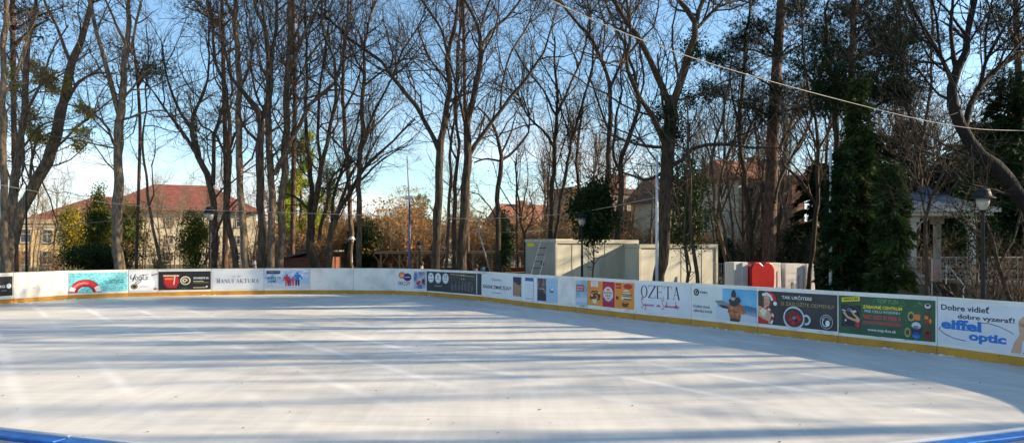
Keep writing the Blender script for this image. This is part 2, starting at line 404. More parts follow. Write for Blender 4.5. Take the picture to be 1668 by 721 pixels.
n=len(inner); mb.add([(p[0],p[1],GZ+.004) for p in inner]+[(p[0],p[1],GZ+.004) for p in outer],[(i,n+i,n+(i+1)%n,(i+1)%n) for i in range(n)])
tag(mb.build('path',asph),kind='structure')
mb=MB(); mb.add([(-120,44,GZ+.004),(120,41,GZ+.004),(120,45,GZ+.004),(-120,48,GZ+.004)],[(0,1,2,3)]); tag(mb.build('park_path',asph),kind='structure')

# ------------------------------------------------------------------ boards round the rink
white=mat('board_white',(.58,.56,.52),.45,(.78,.755,.70),1.6,detail=10,spec=.4,lo=.30,hi=.52)
yellow=mat('board_yellow',(.42,.19,.006),.5,(.56,.275,.010),2.0)
blue=mat('rail_blue',(.003,.115,.46),.3,(.010,.23,.70),14.0,lo=.4,hi=.72,spec=.6)
steel=mat('galvanised_steel',(.28,.29,.30),.4,(.42,.43,.44),8.0,metal=.8)
greyback=mat('board_back',(.10,.10,.105),.6,(.15,.15,.155),2.0)
boltm=mat('bolt_dark',(.08,.08,.08),.4,metal=.7)
scuffm=mat('scuff_grey',(.16,.16,.165),.7,(.34,.34,.34),9.0); fn_has_art=False
BH=1.03; LAYER=.0025
class Board:
    def __init__(s, s0, s1, label, sub=1, off=0.0):
        s.s0,s.s1=s0,s1; a=rat(s0); b=rat(s1)
        s.root=empty('rink_board',(0,0,0),label,'rink board','boards around the ice rink')
        n=sub; gap=.007
        ss=np.linspace(s0+gap,s1-gap,n+1); pts=[rat(q) for q in ss]
        s.pts=pts
        nor=[]
        for i in range(n+1):
            t=pts[min(i+1,n)]-pts[max(i-1,0)]; t/=np.linalg.norm(t); nrm=np.array([-t[1],t[0]])  # travel is anticlockwise: left is inwards
            nor.append(nrm)
        s.nor=nor
        s.root.location=(pts[0][0],pts[0][1],0); s.o=np.array([pts[0][0],pts[0][1]])
        def strip(z0,z1,d0,d1):
            m=MB(); vs=[]
            for p,nn in zip(pts,nor):
                for z,d in ((z0,d0),(z1,d0),(z1,d1),(z0,d1)):
                    q=p+nn*d-s.o; vs.append((q[0],q[1],z))
            fs=[]
            for i in range(n):
                for k in range(4):
                    a=i*4+k; b=i*4+(k+1)%4; fs.append((a,b,b+4,a+4))
            fs+=[(3,2,1,0),(n*4,n*4+1,n*4+2,n*4+3)]
            m.add(vs,fs); return m
        bev=.006
        strip(.004,BH,-.03,0).build('panel',white,s.root)
        strip(.004,.152,.0015,.016).build('kick_strip',yellow,s.root)
        strip(BH+.001,BH+.026,-.095,-.0125).build('top_rail',blue,s.root,bevel=bev)
        strip(BH+.0005,BH+.032,-.012,.010).build('trim_strip',white,s.root)
        m=strip(GZ+.02,.9,-.075,-.034); 
        k=MB()
        for i in ([0,n] if n<4 else [0,n//2,n]):
            p=pts[i]-s.o; nn=nor[i]; t=np.array([nn[1],-nn[0]]); sg=1 if i==0 else -1
            t=-t*sg*(1 if i==0 else 1)
            q=p-nn*.07+ (np.array([-nn[1],nn[0]])*0)
            k.tube([(q[0],q[1],GZ),(q[0],q[1],BH-.05)],.022,6)
        a0=pts[0]-s.o-nor[0]*.07; 
        for z in (.15,.85):
            k.tube([(*(p-s.o-nn*.07),z) for p,nn in zip(pts,nor)],.018,6)
        k.build('support_frame',steel,s.root)
        k=MB()
        for i in range(n+1):
            q=pts[i]-s.o+nor[i]*.017
            if i<n:
                for f in (.1,.5,.9):
                    q=(pts[i]*(1-f)+pts[i+1]*f)-s.o+nor[i]*.0165; k.box(q[0]-.007,q[1]-.007,.115,q[0]+.007,q[1]+.007,.13)
        k.build('bolts',boltm,s.root)
        gk=random.Random(int(s0*100)); k=MB(); L_=np.linalg.norm(pts[-1]-pts[0])
        if n==1:
            dd=(pts[-1]-pts[0])/L_
            for q in range(gk.randint(3,8)):
                u=gk.uniform(.1,L_-.4); z=gk.choice([gk.uniform(.17,.24),gk.uniform(.17,.24),gk.uniform(.25,.8)]); ln=gk.uniform(.05,.28); h_=gk.uniform(.004,.010); dz=gk.uniform(-.03,.03)
                if fn_has_art and z>.24: z=.2
                a_=pts[0]-s.o+dd*u+nor[0]*.0013; b_=a_+dd*ln
                k.add([(a_[0],a_[1],z),(b_[0],b_[1],z+dz),(b_[0],b_[1],z+dz+h_*.4),(a_[0],a_[1],z+h_)],[(0,1,2,3)])
            k.build('scuff_marks',scuffm,s.root)
        # picture frame: seen from inside left = far end of anticlockwise travel
        s.L=pts[-1]; s.R=pts[0]; s.W=np.linalg.norm(s.L-s.R); d=(s.R-s.L)/s.W; s.d=d; s.n=np.array([d[1],-d[0]]) 
        c=np.array([-5,17]); 
        if np.dot(s.n,c-s.L)<0: s.n=-s.n
        s.lay=0
    def area(s,u0,v0,u1,v1): s.a=(u0,v0,u1,v1); return s
    def w(s,u,v,k):
        u0,v0,u1,v1=s.a; x=(u0+(u1-u0)*u)*s.W; z=.19+(v0+(v1-v0)*v)*.80
        q=s.L+s.d*x+s.n*(.0015+LAYER*k)-s.o
        return (q[0],q[1],z)
    def poly(s,m,pts,k): m.add([s.w(u,v,k) for u,v in pts],[tuple(range(len(pts)))])
class Art:
    """a printed banner: base sheet plus pictures (one mesh) and lettering (one mesh each)"""
    def __init__(s,bd,base,u0=.01,v0=.08,u1=.99,v1=.95,name='banner'):
        s.b=bd; bd.area(u0,v0,u1,v1); s.k=1; m=MB()
        th=LAYER*.8
        # sheet with a little thickness
        vs=[bd.w(u,v,0) for u,v in ((0,0),(1,0),(1,1),(0,1))]+[bd.w(u,v,1) for u,v in ((0,0),(1,0),(1,1),(0,1))]
        m.add(vs,[(0,1,2,3),(4,5,6,7),(0,1,5,4),(1,2,6,5),(2,3,7,6),(3,0,4,7)])
        s.ban=m.build(name,base,bd.root); s.asp=(u1-u0)*bd.W/((v1-v0)*.8)
        s.pm=MB(); s.pmats=[]; s.k=2
    def col(s,m):
        if m not in s.pmats: s.pmats.append(m)
        s.pm.cur=s.pmats.index(m)
    def poly(s,m,pts,k=None): s.col(m); s.b.poly(s.pm,pts,s.k if k is None else k)
    def rect(s,m,u0,v0,u1,v1,k=None): s.poly(m,[(u0,v0),(u1,v0),(u1,v1),(u0,v1)],k)
    def ell(s,m,u,v,ru,rv,k=None,a0=0,a1=360,n=24):
        s.poly(m,[(u+ru*math.cos(math.radians(a0+(a1-a0)*i/n)),v+rv*math.sin(math.radians(a0+(a1-a0)*i/n))) for i in range(n+(a1-a0<360))],k)
    def ring(s,m,u,v,ru,rv,f,k=None,a0=0,a1=360,n=28):
        s.col(m); kk=s.k if k is None else k
        A=[math.radians(a0+(a1-a0)*i/n) for i in range(n+1)]
        vs=[s.b.w(u+ru*math.cos(a),v+rv*math.sin(a),kk) for a in A]+[s.b.w(u+ru*f*math.cos(a),v+rv*f*math.sin(a),kk) for a in A]
        s.pm.add(vs,[(i,i+1,n+2+i,n+1+i) for i in range(n)])
    def stroke(s,m,pts,w,k=None,wv=None):
        """polyline with width in v units"""
        s.col(m); kk=s.k if k is None else k; A=s.asp
        for i in range(len(pts)-1):
            (x0,y0),(x1,y1)=pts[i],pts[i+1]; dx=(x1-x0)*A; dy=y1-y0; L=math.hypot(dx,dy) or 1
            nx,ny=-dy/L*w/2/A, dx/L*w/2; ex,ey=dx/L*w*.2/A,dy/L*w*.2
            q=[(x0+nx-ex,y0+ny-ey),(x1+nx+ex,y1+ny+ey),(x1-nx+ex,y1-ny+ey),(x0-nx-ex,y0-ny-ey)]
            s.b.poly(s.pm,q,kk)
    def text(s,t,m,u0,v0,u1,v1,k=None,off=.0,shear=0,name='lettering',rise=0,slab=False):
        kk=(s.k if k is None else k)
        cu=bpy.data.curves.new('t','FONT'); cu.body=t; cu.size=1; cu.offset=off; cu.shear=shear; cu.resolution_u=3
        ob=bpy.data.objects.new('t',cu); C.objects.link(ob); bpy.context.view_layer.update()
        me=bpy.data.meshes.new_from_object(ob.evaluated_get(bpy.context.evaluated_depsgraph_get())); bpy.data.objects.remove(ob)
        xs=[v.co.x for v in me.vertices]; ys=[v.co.y for v in me.vertices]
        x0,x1,y0,y1=min(xs),max(xs),min(ys),max(ys)
        mm=MB(); vs=[]
        for v in me.vertices:
            a=(v.co.x-x0)/(x1-x0); b=(v.co.y-y0)/(y1-y0); vs.append(s.b.w(u0+(u1-u0)*a, v0+(v1-v0)*b+rise*a, kk))
        mm.add(vs,[tuple(p.vertices) for p in me.polygons]); bpy.data.meshes.remove(me)
        return mm.build(name,m,s.ban)
    def flush(s,name='picture'): s.done(name); s.pm=MB(); s.pmats=[]
    def done(s,name='picture'):
        if s.pm.f: s.pm.build(name,s.pmats,s.ban)

FW=flat('white',225,228,230); FK=flat('black',22,22,26); FR=flat('red',190,28,38); FN=flat('navy',30,36,80); FB=flat('blue',35,120,195)
FO=flat('orange',226,120,40); FG=flat('green',14,74,42); FS=flat('skin',205,160,128); FY=flat('bright_yellow',236,214,30); FC=flat('cream',226,214,178)
FT=flat('teal',70,190,200); FD=flat('charcoal',44,46,54); FGo=flat('gold',178,148,84); FGr=flat('grey',130,134,140); FSk=flat('sky_blue',96,170,205); FBr=flat('brown',96,58,34)
FL=flat('light_grey',196,202,208); FDr=flat('dark_red',118,22,30); FLb=flat('pale_blue',160,190,214)
BL=[]  # (left px, right px, label, builder)
def blank(bd): pass
def b_left_dark(bd):
    a=Art(bd,FK,.0,.10,.985,.93); a.text('BERG',FW,.66,.42,.86,.56,off=.02); a.ell(FW,.93,.50,.045,.13); a.stroke(FK,[(.93,.50),(.93,.6)],.02,3); a.text('• • •',FL,.8,.25,.88,.30); a.done()
def b_ring(bd):
    w=mat('print_water',srgb(40,160,175),.5,srgb(150,225,228),14.0,(1,1,2.2),detail=8)
    a=Art(bd,w,.01,.05,.99,.97)
    a.ell(FDr,.27,-.02,.275,.68,2,0,180); a.ell(FR,.262,-.02,.262,.64,3,0,180); a.ring(flat('ring_pink',224,120,120),.255,.0,.215,.52,.84,3.6,70,150)
    a.ring(FW,.27,-.02,.272,.66,.66,3.8,4,34); a.ring(FW,.27,-.02,.272,.66,.66,3.8,150,172); a.ring(FDr,.27,-.02,.16,.39,.8,4,10,170)
    a.ell(w,.27,-.02,.128,.31,4.4,0,180); a.ring(FW,.27,-.02,.13,.315,.9,4.8,185-80,170)
    a.stroke(FW,[(.53,.86),(.56,.76),(.59,.86)],.03); a.text('DERMOCENTRUM',FL,.63,.77,.97,.85); a.text('LASEROVÉ\nCENTRUM',FN,.62,.42,.93,.64,off=.01); a.text('www.dermocentrum.sk',FL,.62,.22,.92,.28); a.done()
def b_script(bd):
    a=Art(bd,FW,.01,.05,.99,.97); s=lambda p,w=.03: a.stroke(FK,p,w)
    s([(.08,.84),(.06,.66),(.14,.62),(.24,.88)],.035); s([(.22,.84),(.14,.52)],.05)
    for cx in (.27,.40): s([(cx+.05*math.cos(i*.7),.66+.09*math.sin(i*.7)) for i in range(10)])
    s([(.44,.74),(.42,.5),(.30,.36),(.22,.40),(.34,.54),(.50,.66)],.03); s([(.50,.86),(.50,.60),(.55,.58)]); s([(.38,.80),(.68,.86)],.03); s([(.58,.74),(.66,.72),(.58,.58),(.68,.60)])
    a.ell(FK,.19,.22,.12,.14); a.ring(FGo,.19,.22,.09,.105,.8,3); a.text('| pekáreň',FGr,.38,.17,.68,.26)
    a.poly(FL,[(.78,.98),(1,.98),(1,.02),(.88,.02),(.93,.4),(.84,.7)]); a.stroke(FBr,[(.80,.80),(1,.88)],.05,3); a.ell(FR,.93,.08,.07,.05,3); a.done()
def b_drink(bd):
    a=Art(bd,FK,.01,.05,.985,.97)
    a.poly(FDr,[(.08,.84),(.38,.84),(.40,.35),(.34,.08),(.16,.08),(.09,.35)]); a.poly(FR,[(.10,.70),(.37,.72),(.385,.40),(.33,.13),(.18,.13),(.11,.38)],3)
    a.stroke(FC,[(.31,.80),(.29,.30)],.06,4); a.rect(FC,.09,.74,.39,.80,4); a.rect(FO,.12,.55,.27,.66,4); a.poly(FG,[(.02,.12),(.12,.02),(.06,.02)],3); a.poly(FG,[(.34,.02),(.5,.16),(.58,.04)],3)
    a.ell(FC,.51,.50,.10,.235); a.ell(FK,.51,.50,.075,.175,3); a.ring(FC,.50,.50,.05,.12,.5,4,20,280); a.stroke(FC,[(.48,.42),(.55,.52)],.05,4)
    a.text('ZOHREJTE SA',FW,.66,.55,.96,.68,off=.03); a.rect(FC,.66,.44,.86,.47); a.rect(FGo,.66,.37,.96,.395); a.rect(FC,.66,.10,.90,.125); a.ell(FW,.92,.16,.018,.045); a.done()
SERIF={'O':None,
 'Z':[((0,1),(1,1),'t'),((1,1),(0,0),'T'),((0,0),(1,0),'t'),((0,1),(0,.8),'t'),((1,0),(1,.2),'t')],
 'E':[((.15,0),(.15,1),'T'),((0,1),(.95,1),'t'),((0,0),(1,0),'t'),((.15,.52),(.7,.52),'t'),((.95,1),(.95,.8),'t'),((1,0),(1,.2),'t'),((.7,.62),(.7,.42),'t')],
 'T':[((.5,0),(.5,1),'T'),((0,1),(1,1),'t'),((0,1),(0,.8),'t'),((1,1),(1,.8),'t'),((.3,0),(.7,0),'t')],
 'A':[((.12,0),(.5,1),'t'),((.5,1),(.88,0),'T'),((.25,.36),(.74,.36),'t'),((0,0),(.28,0),'t'),((.72,0),(1,0),'t')],
 'M':[((.12,0),(.12,1),'t'),((.12,1),(.5,.1),'T'),((.5,.1),(.88,1),'t'),((.88,1),(.88,0),'T'),((0,0),(.25,0),'t'),((.75,0),(1,0),'t'),((0,1),(.2,1),'t'),((.8,1),(1,1),'t')],
 'N':[((.12,0),(.12,1),'t'),((.12,1),(.88,0),'T'),((.88,0),(.88,1),'t'),((0,0),(.28,0),'t'),((0,1),(.2,1),'t'),((.72,1),(1,1),'t')],
 'U':[((.15,1),(.15,.3),'T'),((.15,.3),(.4,0),'T'),((.4,0),(.7,.04),'t'),((.7,.04),(.87,.3),'t'),((.87,.3),(.87,1),'t'),((0,1),(.32,1),'t'),((.73,1),(1,1),'t')],
 'F':[((.18,0),(.18,1),'T'),((0,1),(.95,1),'t'),((.18,.5),(.7,.5),'t'),((0,0),(.4,0),'t'),((.95,1),(.95,.8),'t')],
 'K':[((.15,0),(.15,1),'T'),((.15,.45),(.85,1),'t'),((.38,.6),(.9,0),'T'),((0,0),(.32,0),'t'),((0,1),(.32,1),'t'),((.7,1),(1,1),'t'),((.74,0),(1,0),'t')],
 'R':[((.15,0),(.15,1),'T'),((0,1),(.6,1),'t'),((.6,1),(.82,.78),'T'),((.82,.78),(.6,.5),'T'),((.6,.5),(.15,.5),'t'),((.5,.5),(.9,0),'T'),((0,0),(.32,0),'t')]}
def serif(a,word,m,u0,v0,u1,v1,gap=.25,T=.17,t=.05,first=1.0):
    n=len(word); cw=(u1-u0)/(n+(n-1)*gap); H=v1-v0
    for i,ch in enumerate(word):
        x=u0+i*cw*(1+gap); sc=H*(first if i==0 else 1)
        if ch=='O':
            N_=28; vs=[];
            for j in range(N_):
                q=2*math.pi*j/N_; vs.append((x+cw*(.5+.5*math.cos(q)),v0+sc*(.5+.52*math.sin(q))))
            wi=[(x+cw*(.5+.33*math.cos(2*math.pi*j/N_)),v0+sc*(.5+.47*math.sin(2*math.pi*j/N_))) for j in range(N_)]
            a.col(m); a.pm.add([a.b.w(*p,a.k) for p in vs+wi],[(j,(j+1)%N_,N_+(j+1)%N_,N_+j) for j in range(N_)])
        else:
            for p,q,k in SERIF[ch]:
                a.stroke(m,[(x+cw*p[0],v0+sc*p[1]),(x+cw*q[0],v0+sc*q[1])],(T if k=='T' else t)*H)
def b_manu(bd):
    a=Art(bd,mat('banner_white',(.66,.68,.69),.42,(.74,.75,.76),2.0),.01,.05,.99,.97)
    serif(a,'MANUFAKTURA',FD,.08,.34,.91,.54,gap=.22,T=.16,t=.06,first=1.25); a.text('est. 1991',FGr,.38,.66,.56,.74); a.done('lettering')
def person2(a,u,v0,h,m1,m2,k=3):
    w=.012*h/.5*3.4/a.asp*2
    a.ell(m1,u,v0+h*.90,w*.55,h*.085,k); a.poly(m1,[(u-w,v0+h*.80),(u+w,v0+h*.80),(u+w*.9,v0+h*.42),(u-w*.9,v0+h*.42)],k)
    a.poly(m2,[(u-w*.9,v0+h*.42),(u-w*.05,v0+h*.42),(u-w*.2,v0),(u-w*.9,v0)],k); a.poly(m2,[(u+w*.05,v0+h*.42),(u+w*.9,v0+h*.42),(u+w*.9,v0),(u+w*.2,v0)],k)
    a.stroke(m1,[(u-w,v0+h*.76),(u-w*1.9,v0+h*.45)],h*.09,k); a.stroke(m1,[(u+w,v0+h*.76),(u+w*1.9,v0+h*.48)],h*.09,k)
def b_family(bd):
    w=mat('print_snow_sky',srgb(120,160,205),.5,srgb(222,228,236),5.0,(1,1,1.6),detail=7)
    a=Art(bd,w,.01,.05,.985,.97); a.poly(FL,[(0,.0),(1,0),(1,.24),(.6,.30),(.3,.22),(0,.26)]); a.poly(FLb,[(.0,.26),(.2,.62),(.4,.40),(.6,.7),(.8,.5),(1,.66),(1,.24),(.6,.30)],2.5)
    a.rect(FK,.05,.82,.35,.99,3); a.text('HORSKÝ RAJ',FW,.08,.87,.33,.94,4)
    a.text('ZAŽITE TO\nS NAMI',FN,.06,.34,.36,.68,4,off=.03); a.rect(FGr,.06,.14,.21,.155,3)
    person2(a,.50,.14,.66,FR,flat('pink',214,60,100),4); person2(a,.56,.14,.42,FN,FN,4.5); person2(a,.63,.16,.50,flat('pink',214,60,100),flat('pink',214,60,100),5); person2(a,.735,.16,.78,FB,FN,4)
    a.done()
def b_photocopy(bd):
    a=Art(bd,mat('banner_white',(.66,.68,.69),.42,(.74,.75,.76),2.0),.0,.05,.99,.97)
    a.ell(FO,.22,.76,.115,.19); a.rect(FW,.16,.70,.28,.73,3); a.rect(FW,.16,.78,.28,.80,3); a.ell(flat('violet',58,28,92),.40,.66,.13,.22,4); a.rect(FW,.31,.65,.49,.68,5)
    a.text('FAX',FK,.10,.22,.27,.42,off=.02); a.text('COPY',FR,.28,.20,.50,.41,off=.02)
    a.flush('logo')
    w=mat('print_winter_photo',srgb(70,105,160),.5,srgb(214,206,204),3.0,detail=7)
    a.rect(w,.60,.06,.98,.98,3); a.poly(FR,[(.66,.34),(.80,.50),(.84,.46),(.78,.30),(.80,.18),(.74,.26)],4); a.poly(FDr,[(.86,.56),(.93,.60),(.97,.5),(.93,.34),(.87,.34)],4); a.ell(FC,.82,.56,.03,.06,5); a.done()
def b_dark3(bd):
    a=Art(bd,FD,.0,.02,.995,.98)
    for i,u in enumerate((.085,.225,.365)):
        a.ell(FW,u,.68,.058,.26); a.ring(FGr,u,.68,.05,.225,.94,3)
        a.rect(FD,u-.03,.60,u+.03,.63,3)
    a.ring(FD,.085,.78,.02,.05,.5,3); a.rect(FD,.215,.68,.235,.82,3); a.rect(FD,.34,.70,.39,.84,3); a.rect(FW,.35,.73,.38,.81,4)
    a.text('KAVIAREŇ',FW,.16,.26,.29,.32)
    w=mat('print_interior',srgb(26,30,36),.5,srgb(120,112,98),16.0,(1,1,3.0),detail=8,lo=.48,hi=.75)
    a.rect(w,.44,.04,.90,.97,2); a.stroke(FGo,[(.46,.92),(.88,.84)],.03,3)
    for u in (.66,.70): a.ell(FC,u,.88,.01,.03,4); a.rect(FC,u-.004,.66,u+.004,.74,4)
    g2=random.Random(3)
    for i in range(22): u=.46+i*.0195; a.rect(FGr if i%3 else FK,u,.06+g2.random()*.1,u+.006,.35+g2.random()*.25,3)
    a.rect(FL,.915,.04,.93,.97,3); a.done()
def b_optika(bd):
    a=Art(bd,mat('banner_white',(.66,.68,.69),.42,(.74,.75,.76),2.0),.0,.04,1,.97)
    a.k=2; a.text('Optika',FD,.26,.68,.52,.84); a.text('pri fontáne',FGr,.42,.60,.53,.64); a.text('KRÁSNE ZIMNÉ ZĽAVY',FK,.03,.33,.76,.54,off=.02); a.text('www.optika.sk',FD,.27,.12,.52,.19,off=.02)
    a.rect(FD,.80,.10,.99,.97); a.rect(FN,.80,.74,.99,.97,3); a.poly(flat('tan',160,124,96),[(.81,.10),(.97,.10),(.99,.5),(.985,.66),(.93,.60),(.81,.78)],3); a.stroke(FBr,[(.84,.72),(.98,.76)],.03,4); a.done()
def b_notice(bd):
    a=Art(bd,FW,.02,.03,.98,.98); a.rect(FL,.22,.06,.80,.96); a.rect(flat('mid_blue',70,92,150),.22,.82,.80,.97,3); a.rect(FW,.26,.10,.76,.80,3)
    for i in range(9): a.rect(FL,.32,.70-i*.065,.70,.725-i*.065,4)
    a.stroke(FD,[(.24,.06),(.80,.06),(.80,.80)],.012,4); a.done()
def b_two(bd):
    w=mat('print_trees_photo',srgb(30,32,38),.5,srgb(150,118,104),7.0,(1,1,.6),detail=8)
    a=Art(bd,FLb,.0,.03,1,.97); a.rect(w,.02,.04,.46,.98,3); a.poly(FD,[(.02,.04),(.46,.04),(.46,.3),(.3,.45),(.02,.5)],4); a.text('zimný bazár',FW,.08,.50,.38,.58,5); a.flush('poster')
    a.rect(FGr,.56,.84,.92,.85,3); a.poly(FG,[(.62,.50),(.68,.62),(.66,.5)],4); a.poly(FG,[(.74,.50),(.72,.70),(.76,.54)],4); a.ell(FW,.76,.55,.05,.06,5); a.poly(FBr,[(.62,.48),(.86,.48),(.80,.42),(.66,.42)],4)
    a.stroke(FL,[(.60,.36),(.70,.18),(.74,.34),(.80,.12)],.02,3); a.done()
def b_red_note(bd):
    a=Art(bd,mat('print_town_sky',srgb(120,158,184),.5,srgb(178,198,208),2.0),.0,.03,1,.97); a.rect(flat('dull_red',176,62,66),.05,.56,.72,.82); a.flush('note'); a.text('ZIMNÁ\nAKCIA',FW,.10,.60,.66,.78,3)
    a.poly(FL,[(.0,.22),(.1,.30),(.14,.42),(.18,.3),(.4,.3),(.5,.45),(.56,.3),(1,.34),(1,.1),(0,.1)],3); a.rect(FLb,.0,.02,1,.14,4); a.done()
def b_burger(bd):
    og=mat('print_amber',srgb(222,132,38),.5,srgb(236,150,52),2.0); mg=flat('crimson',178,16,58)
    a=Art(bd,og,.0,.08,.99,.98)
    a.rect(FW,.08,.76,.24,.97); 
    for i in range(3): a.rect(FO,.10,.79+i*.06,.22,.81+i*.06,3)
    a.poly(FDr,[(.05,.28),(.06,.46),(.10,.58),(.20,.62),(.27,.54),(.30,.40),(.27,.24),(.16,.18)])
    g3=random.Random(4)
    for q in range(26):
        u=.07+g3.random()*.2; v=.26+g3.random()*.32; a.ell(g3.choice([FBr,FO,FGo,FDr,FC]),u,v,.014+g3.random()*.012,.03+g3.random()*.02,3+q*.05)
    a.poly(FC,[(.13,.10),(.21,.10),(.225,.26),(.115,.26)],5)
    a.flush('poster')
    a.rect(mg,.345,.0,.60,1.0,3)
    a.ell(FW,.47,.50,.108,.30,4); a.ring(FB,.47,.50,.106,.295,.86,5,150,395); a.ell(og,.47,.52,.062,.23,5); a.rect(FW,.37,.38,.57,.64,5.5)
    a.text('BURGER',FR,.385,.52,.56,.61,6.5,off=.03); a.text('KING',FR,.40,.40,.54,.50,6.5,off=.03)
    a.flush('logo')
    a.rect(FR,.63,.76,.74,.96,3); a.text('NOVÝ',FC,.64,.82,.73,.90,4); a.ell(FR,.88,.86,.09,.10,3); a.poly(FC,[(.74,.34),(.94,.36),(.93,.66),(.86,.74),(.78,.70)],3)
    for i,(m,v) in enumerate(((FO,.62),(FDr,.53),(FG,.46),(FC,.42),(FBr,.35))): a.rect(m,.75+.01*i,v,.95,v+.045,4)
    a.ell(FG,.83,.20,.07,.06,4); a.ell(FBr,.82,.12,.06,.05,5); a.ell(FO,.83,.25,.05,.05,5); a.ell(FDr,.66,.40,.03,.07,4); a.done()
def b_ozeta(bd):
    a=Art(bd,mat('banner_bluish',srgb(206,208,214),.42,srgb(216,217,222),3.0),.01,.04,.98,.985)
    serif(a,'OZETA',FK,.11,.52,.83,.94,gap=.18,T=.13,t=.035)
    rd=flat('script_red',200,26,60); w=.022
    def sc(p): a.stroke(rd,[(x,y-.02) for x,y in p],w)
    # handwritten line: Šijeme na Slovensku
    def S(x): sc([(x+.05,.44),(x+.03,.50),(x+.005,.46),(x+.02,.36),(x+.045,.27),(x+.03,.16),(x,.20)])
    S(.11); S(.50); sc([(.12,.54),(.135,.51),(.155,.55)])
    def wave(x0,x1,n,base=.24,amp=.07):
        sc([(x0+(x1-x0)*i/(2*n),base+(amp if i%2 else 0)) for i in range(2*n+1)])
    wave(.16,.36,7); sc([(.20,.26),(.195,.12),(.18,.14)]); wave(.41,.48,3); wave(.56,.82,10); sc([(.58,.24),(.60,.46),(.59,.24)]); sc([(.74,.22),(.76,.46)]); sc([(.745,.28),(.78,.36),(.765,.28),(.79,.20)])
    a.done()
def b_coat(bd):
    a=Art(bd,mat('banner_pale',srgb(206,212,208),.42,srgb(214,218,216),3.0),.0,.03,.985,.985)
    a.ell(FK,.085,.82,.046,.115); a.ring(FL,.085,.82,.026,.065,.6,3,60,380); a.text('KARA',FK,.145,.79,.27,.86,off=.04); a.text('since 1990',FGr,.19,.72,.27,.75)
    a.text('Kvalitná zimná',FK,.04,.32,.30,.42,off=.01); a.text('talianska bunda',FK,.04,.18,.34,.28,off=.01)
    w=mat('print_blue_sky',srgb(70,160,205),.5,srgb(130,190,215),1.5); a.rect(w,.50,.34,1,1.0,2); a.poly(FL,[(.40,.02),(1,.02),(1,.36),(.40,.40)],3)
    a.poly(w,[(.42,.55),(.5,.6),(.5,.34),(.42,.36)],2.5); a.poly(FGr,[(.38,.60),(.50,.62),(.68,.46),(.68,.40),(.42,.50)],3.3); a.poly(FD,[(.44,.48),(.56,.47),(.66,.36),(.50,.38)],3.4)
    a.poly(flat('forest_blue',70,110,140),[(.78,.50),(.86,.52),(1,.47),(1,.20),(.80,.24)],3.5)
    g2=random.Random(9)
    for i in range(16): u=.79+i*.013; a.poly(FL,[(u,.22),(u+.008,.22),(u+.004,.34+g2.random()*.1)],3.8)
    cm=mat('print_rust_coat',srgb(140,72,38),.5,srgb(206,128,76),12.0)
    a.poly(cm,[(.60,.52),(.64,.60),(.74,.60),(.80,.50),(.84,.30),(.80,.22),(.78,.26),(.77,.06),(.62,.06),(.60,.24),(.58,.24)],4.5); a.rect(FD,.62,.0,.76,.08,5); a.stroke(FBr,[(.69,.50),(.69,.08)],.012,5.2); a.stroke(FBr,[(.62,.30),(.77,.30)],.014,5.2)
    a.ell(FS,.665,.72,.028,.085,5.6); a.poly(FD,[(.635,.74),(.64,.88),(.66,.97),(.685,.97),(.705,.86),(.705,.74)],6)
    a.poly(FD,[(.60,.64),(.62,.70),(.65,.64),(.68,.64),(.71,.74),(.75,.76),(.78,.64),(.74,.52),(.68,.44),(.62,.50)],6.3); a.done()
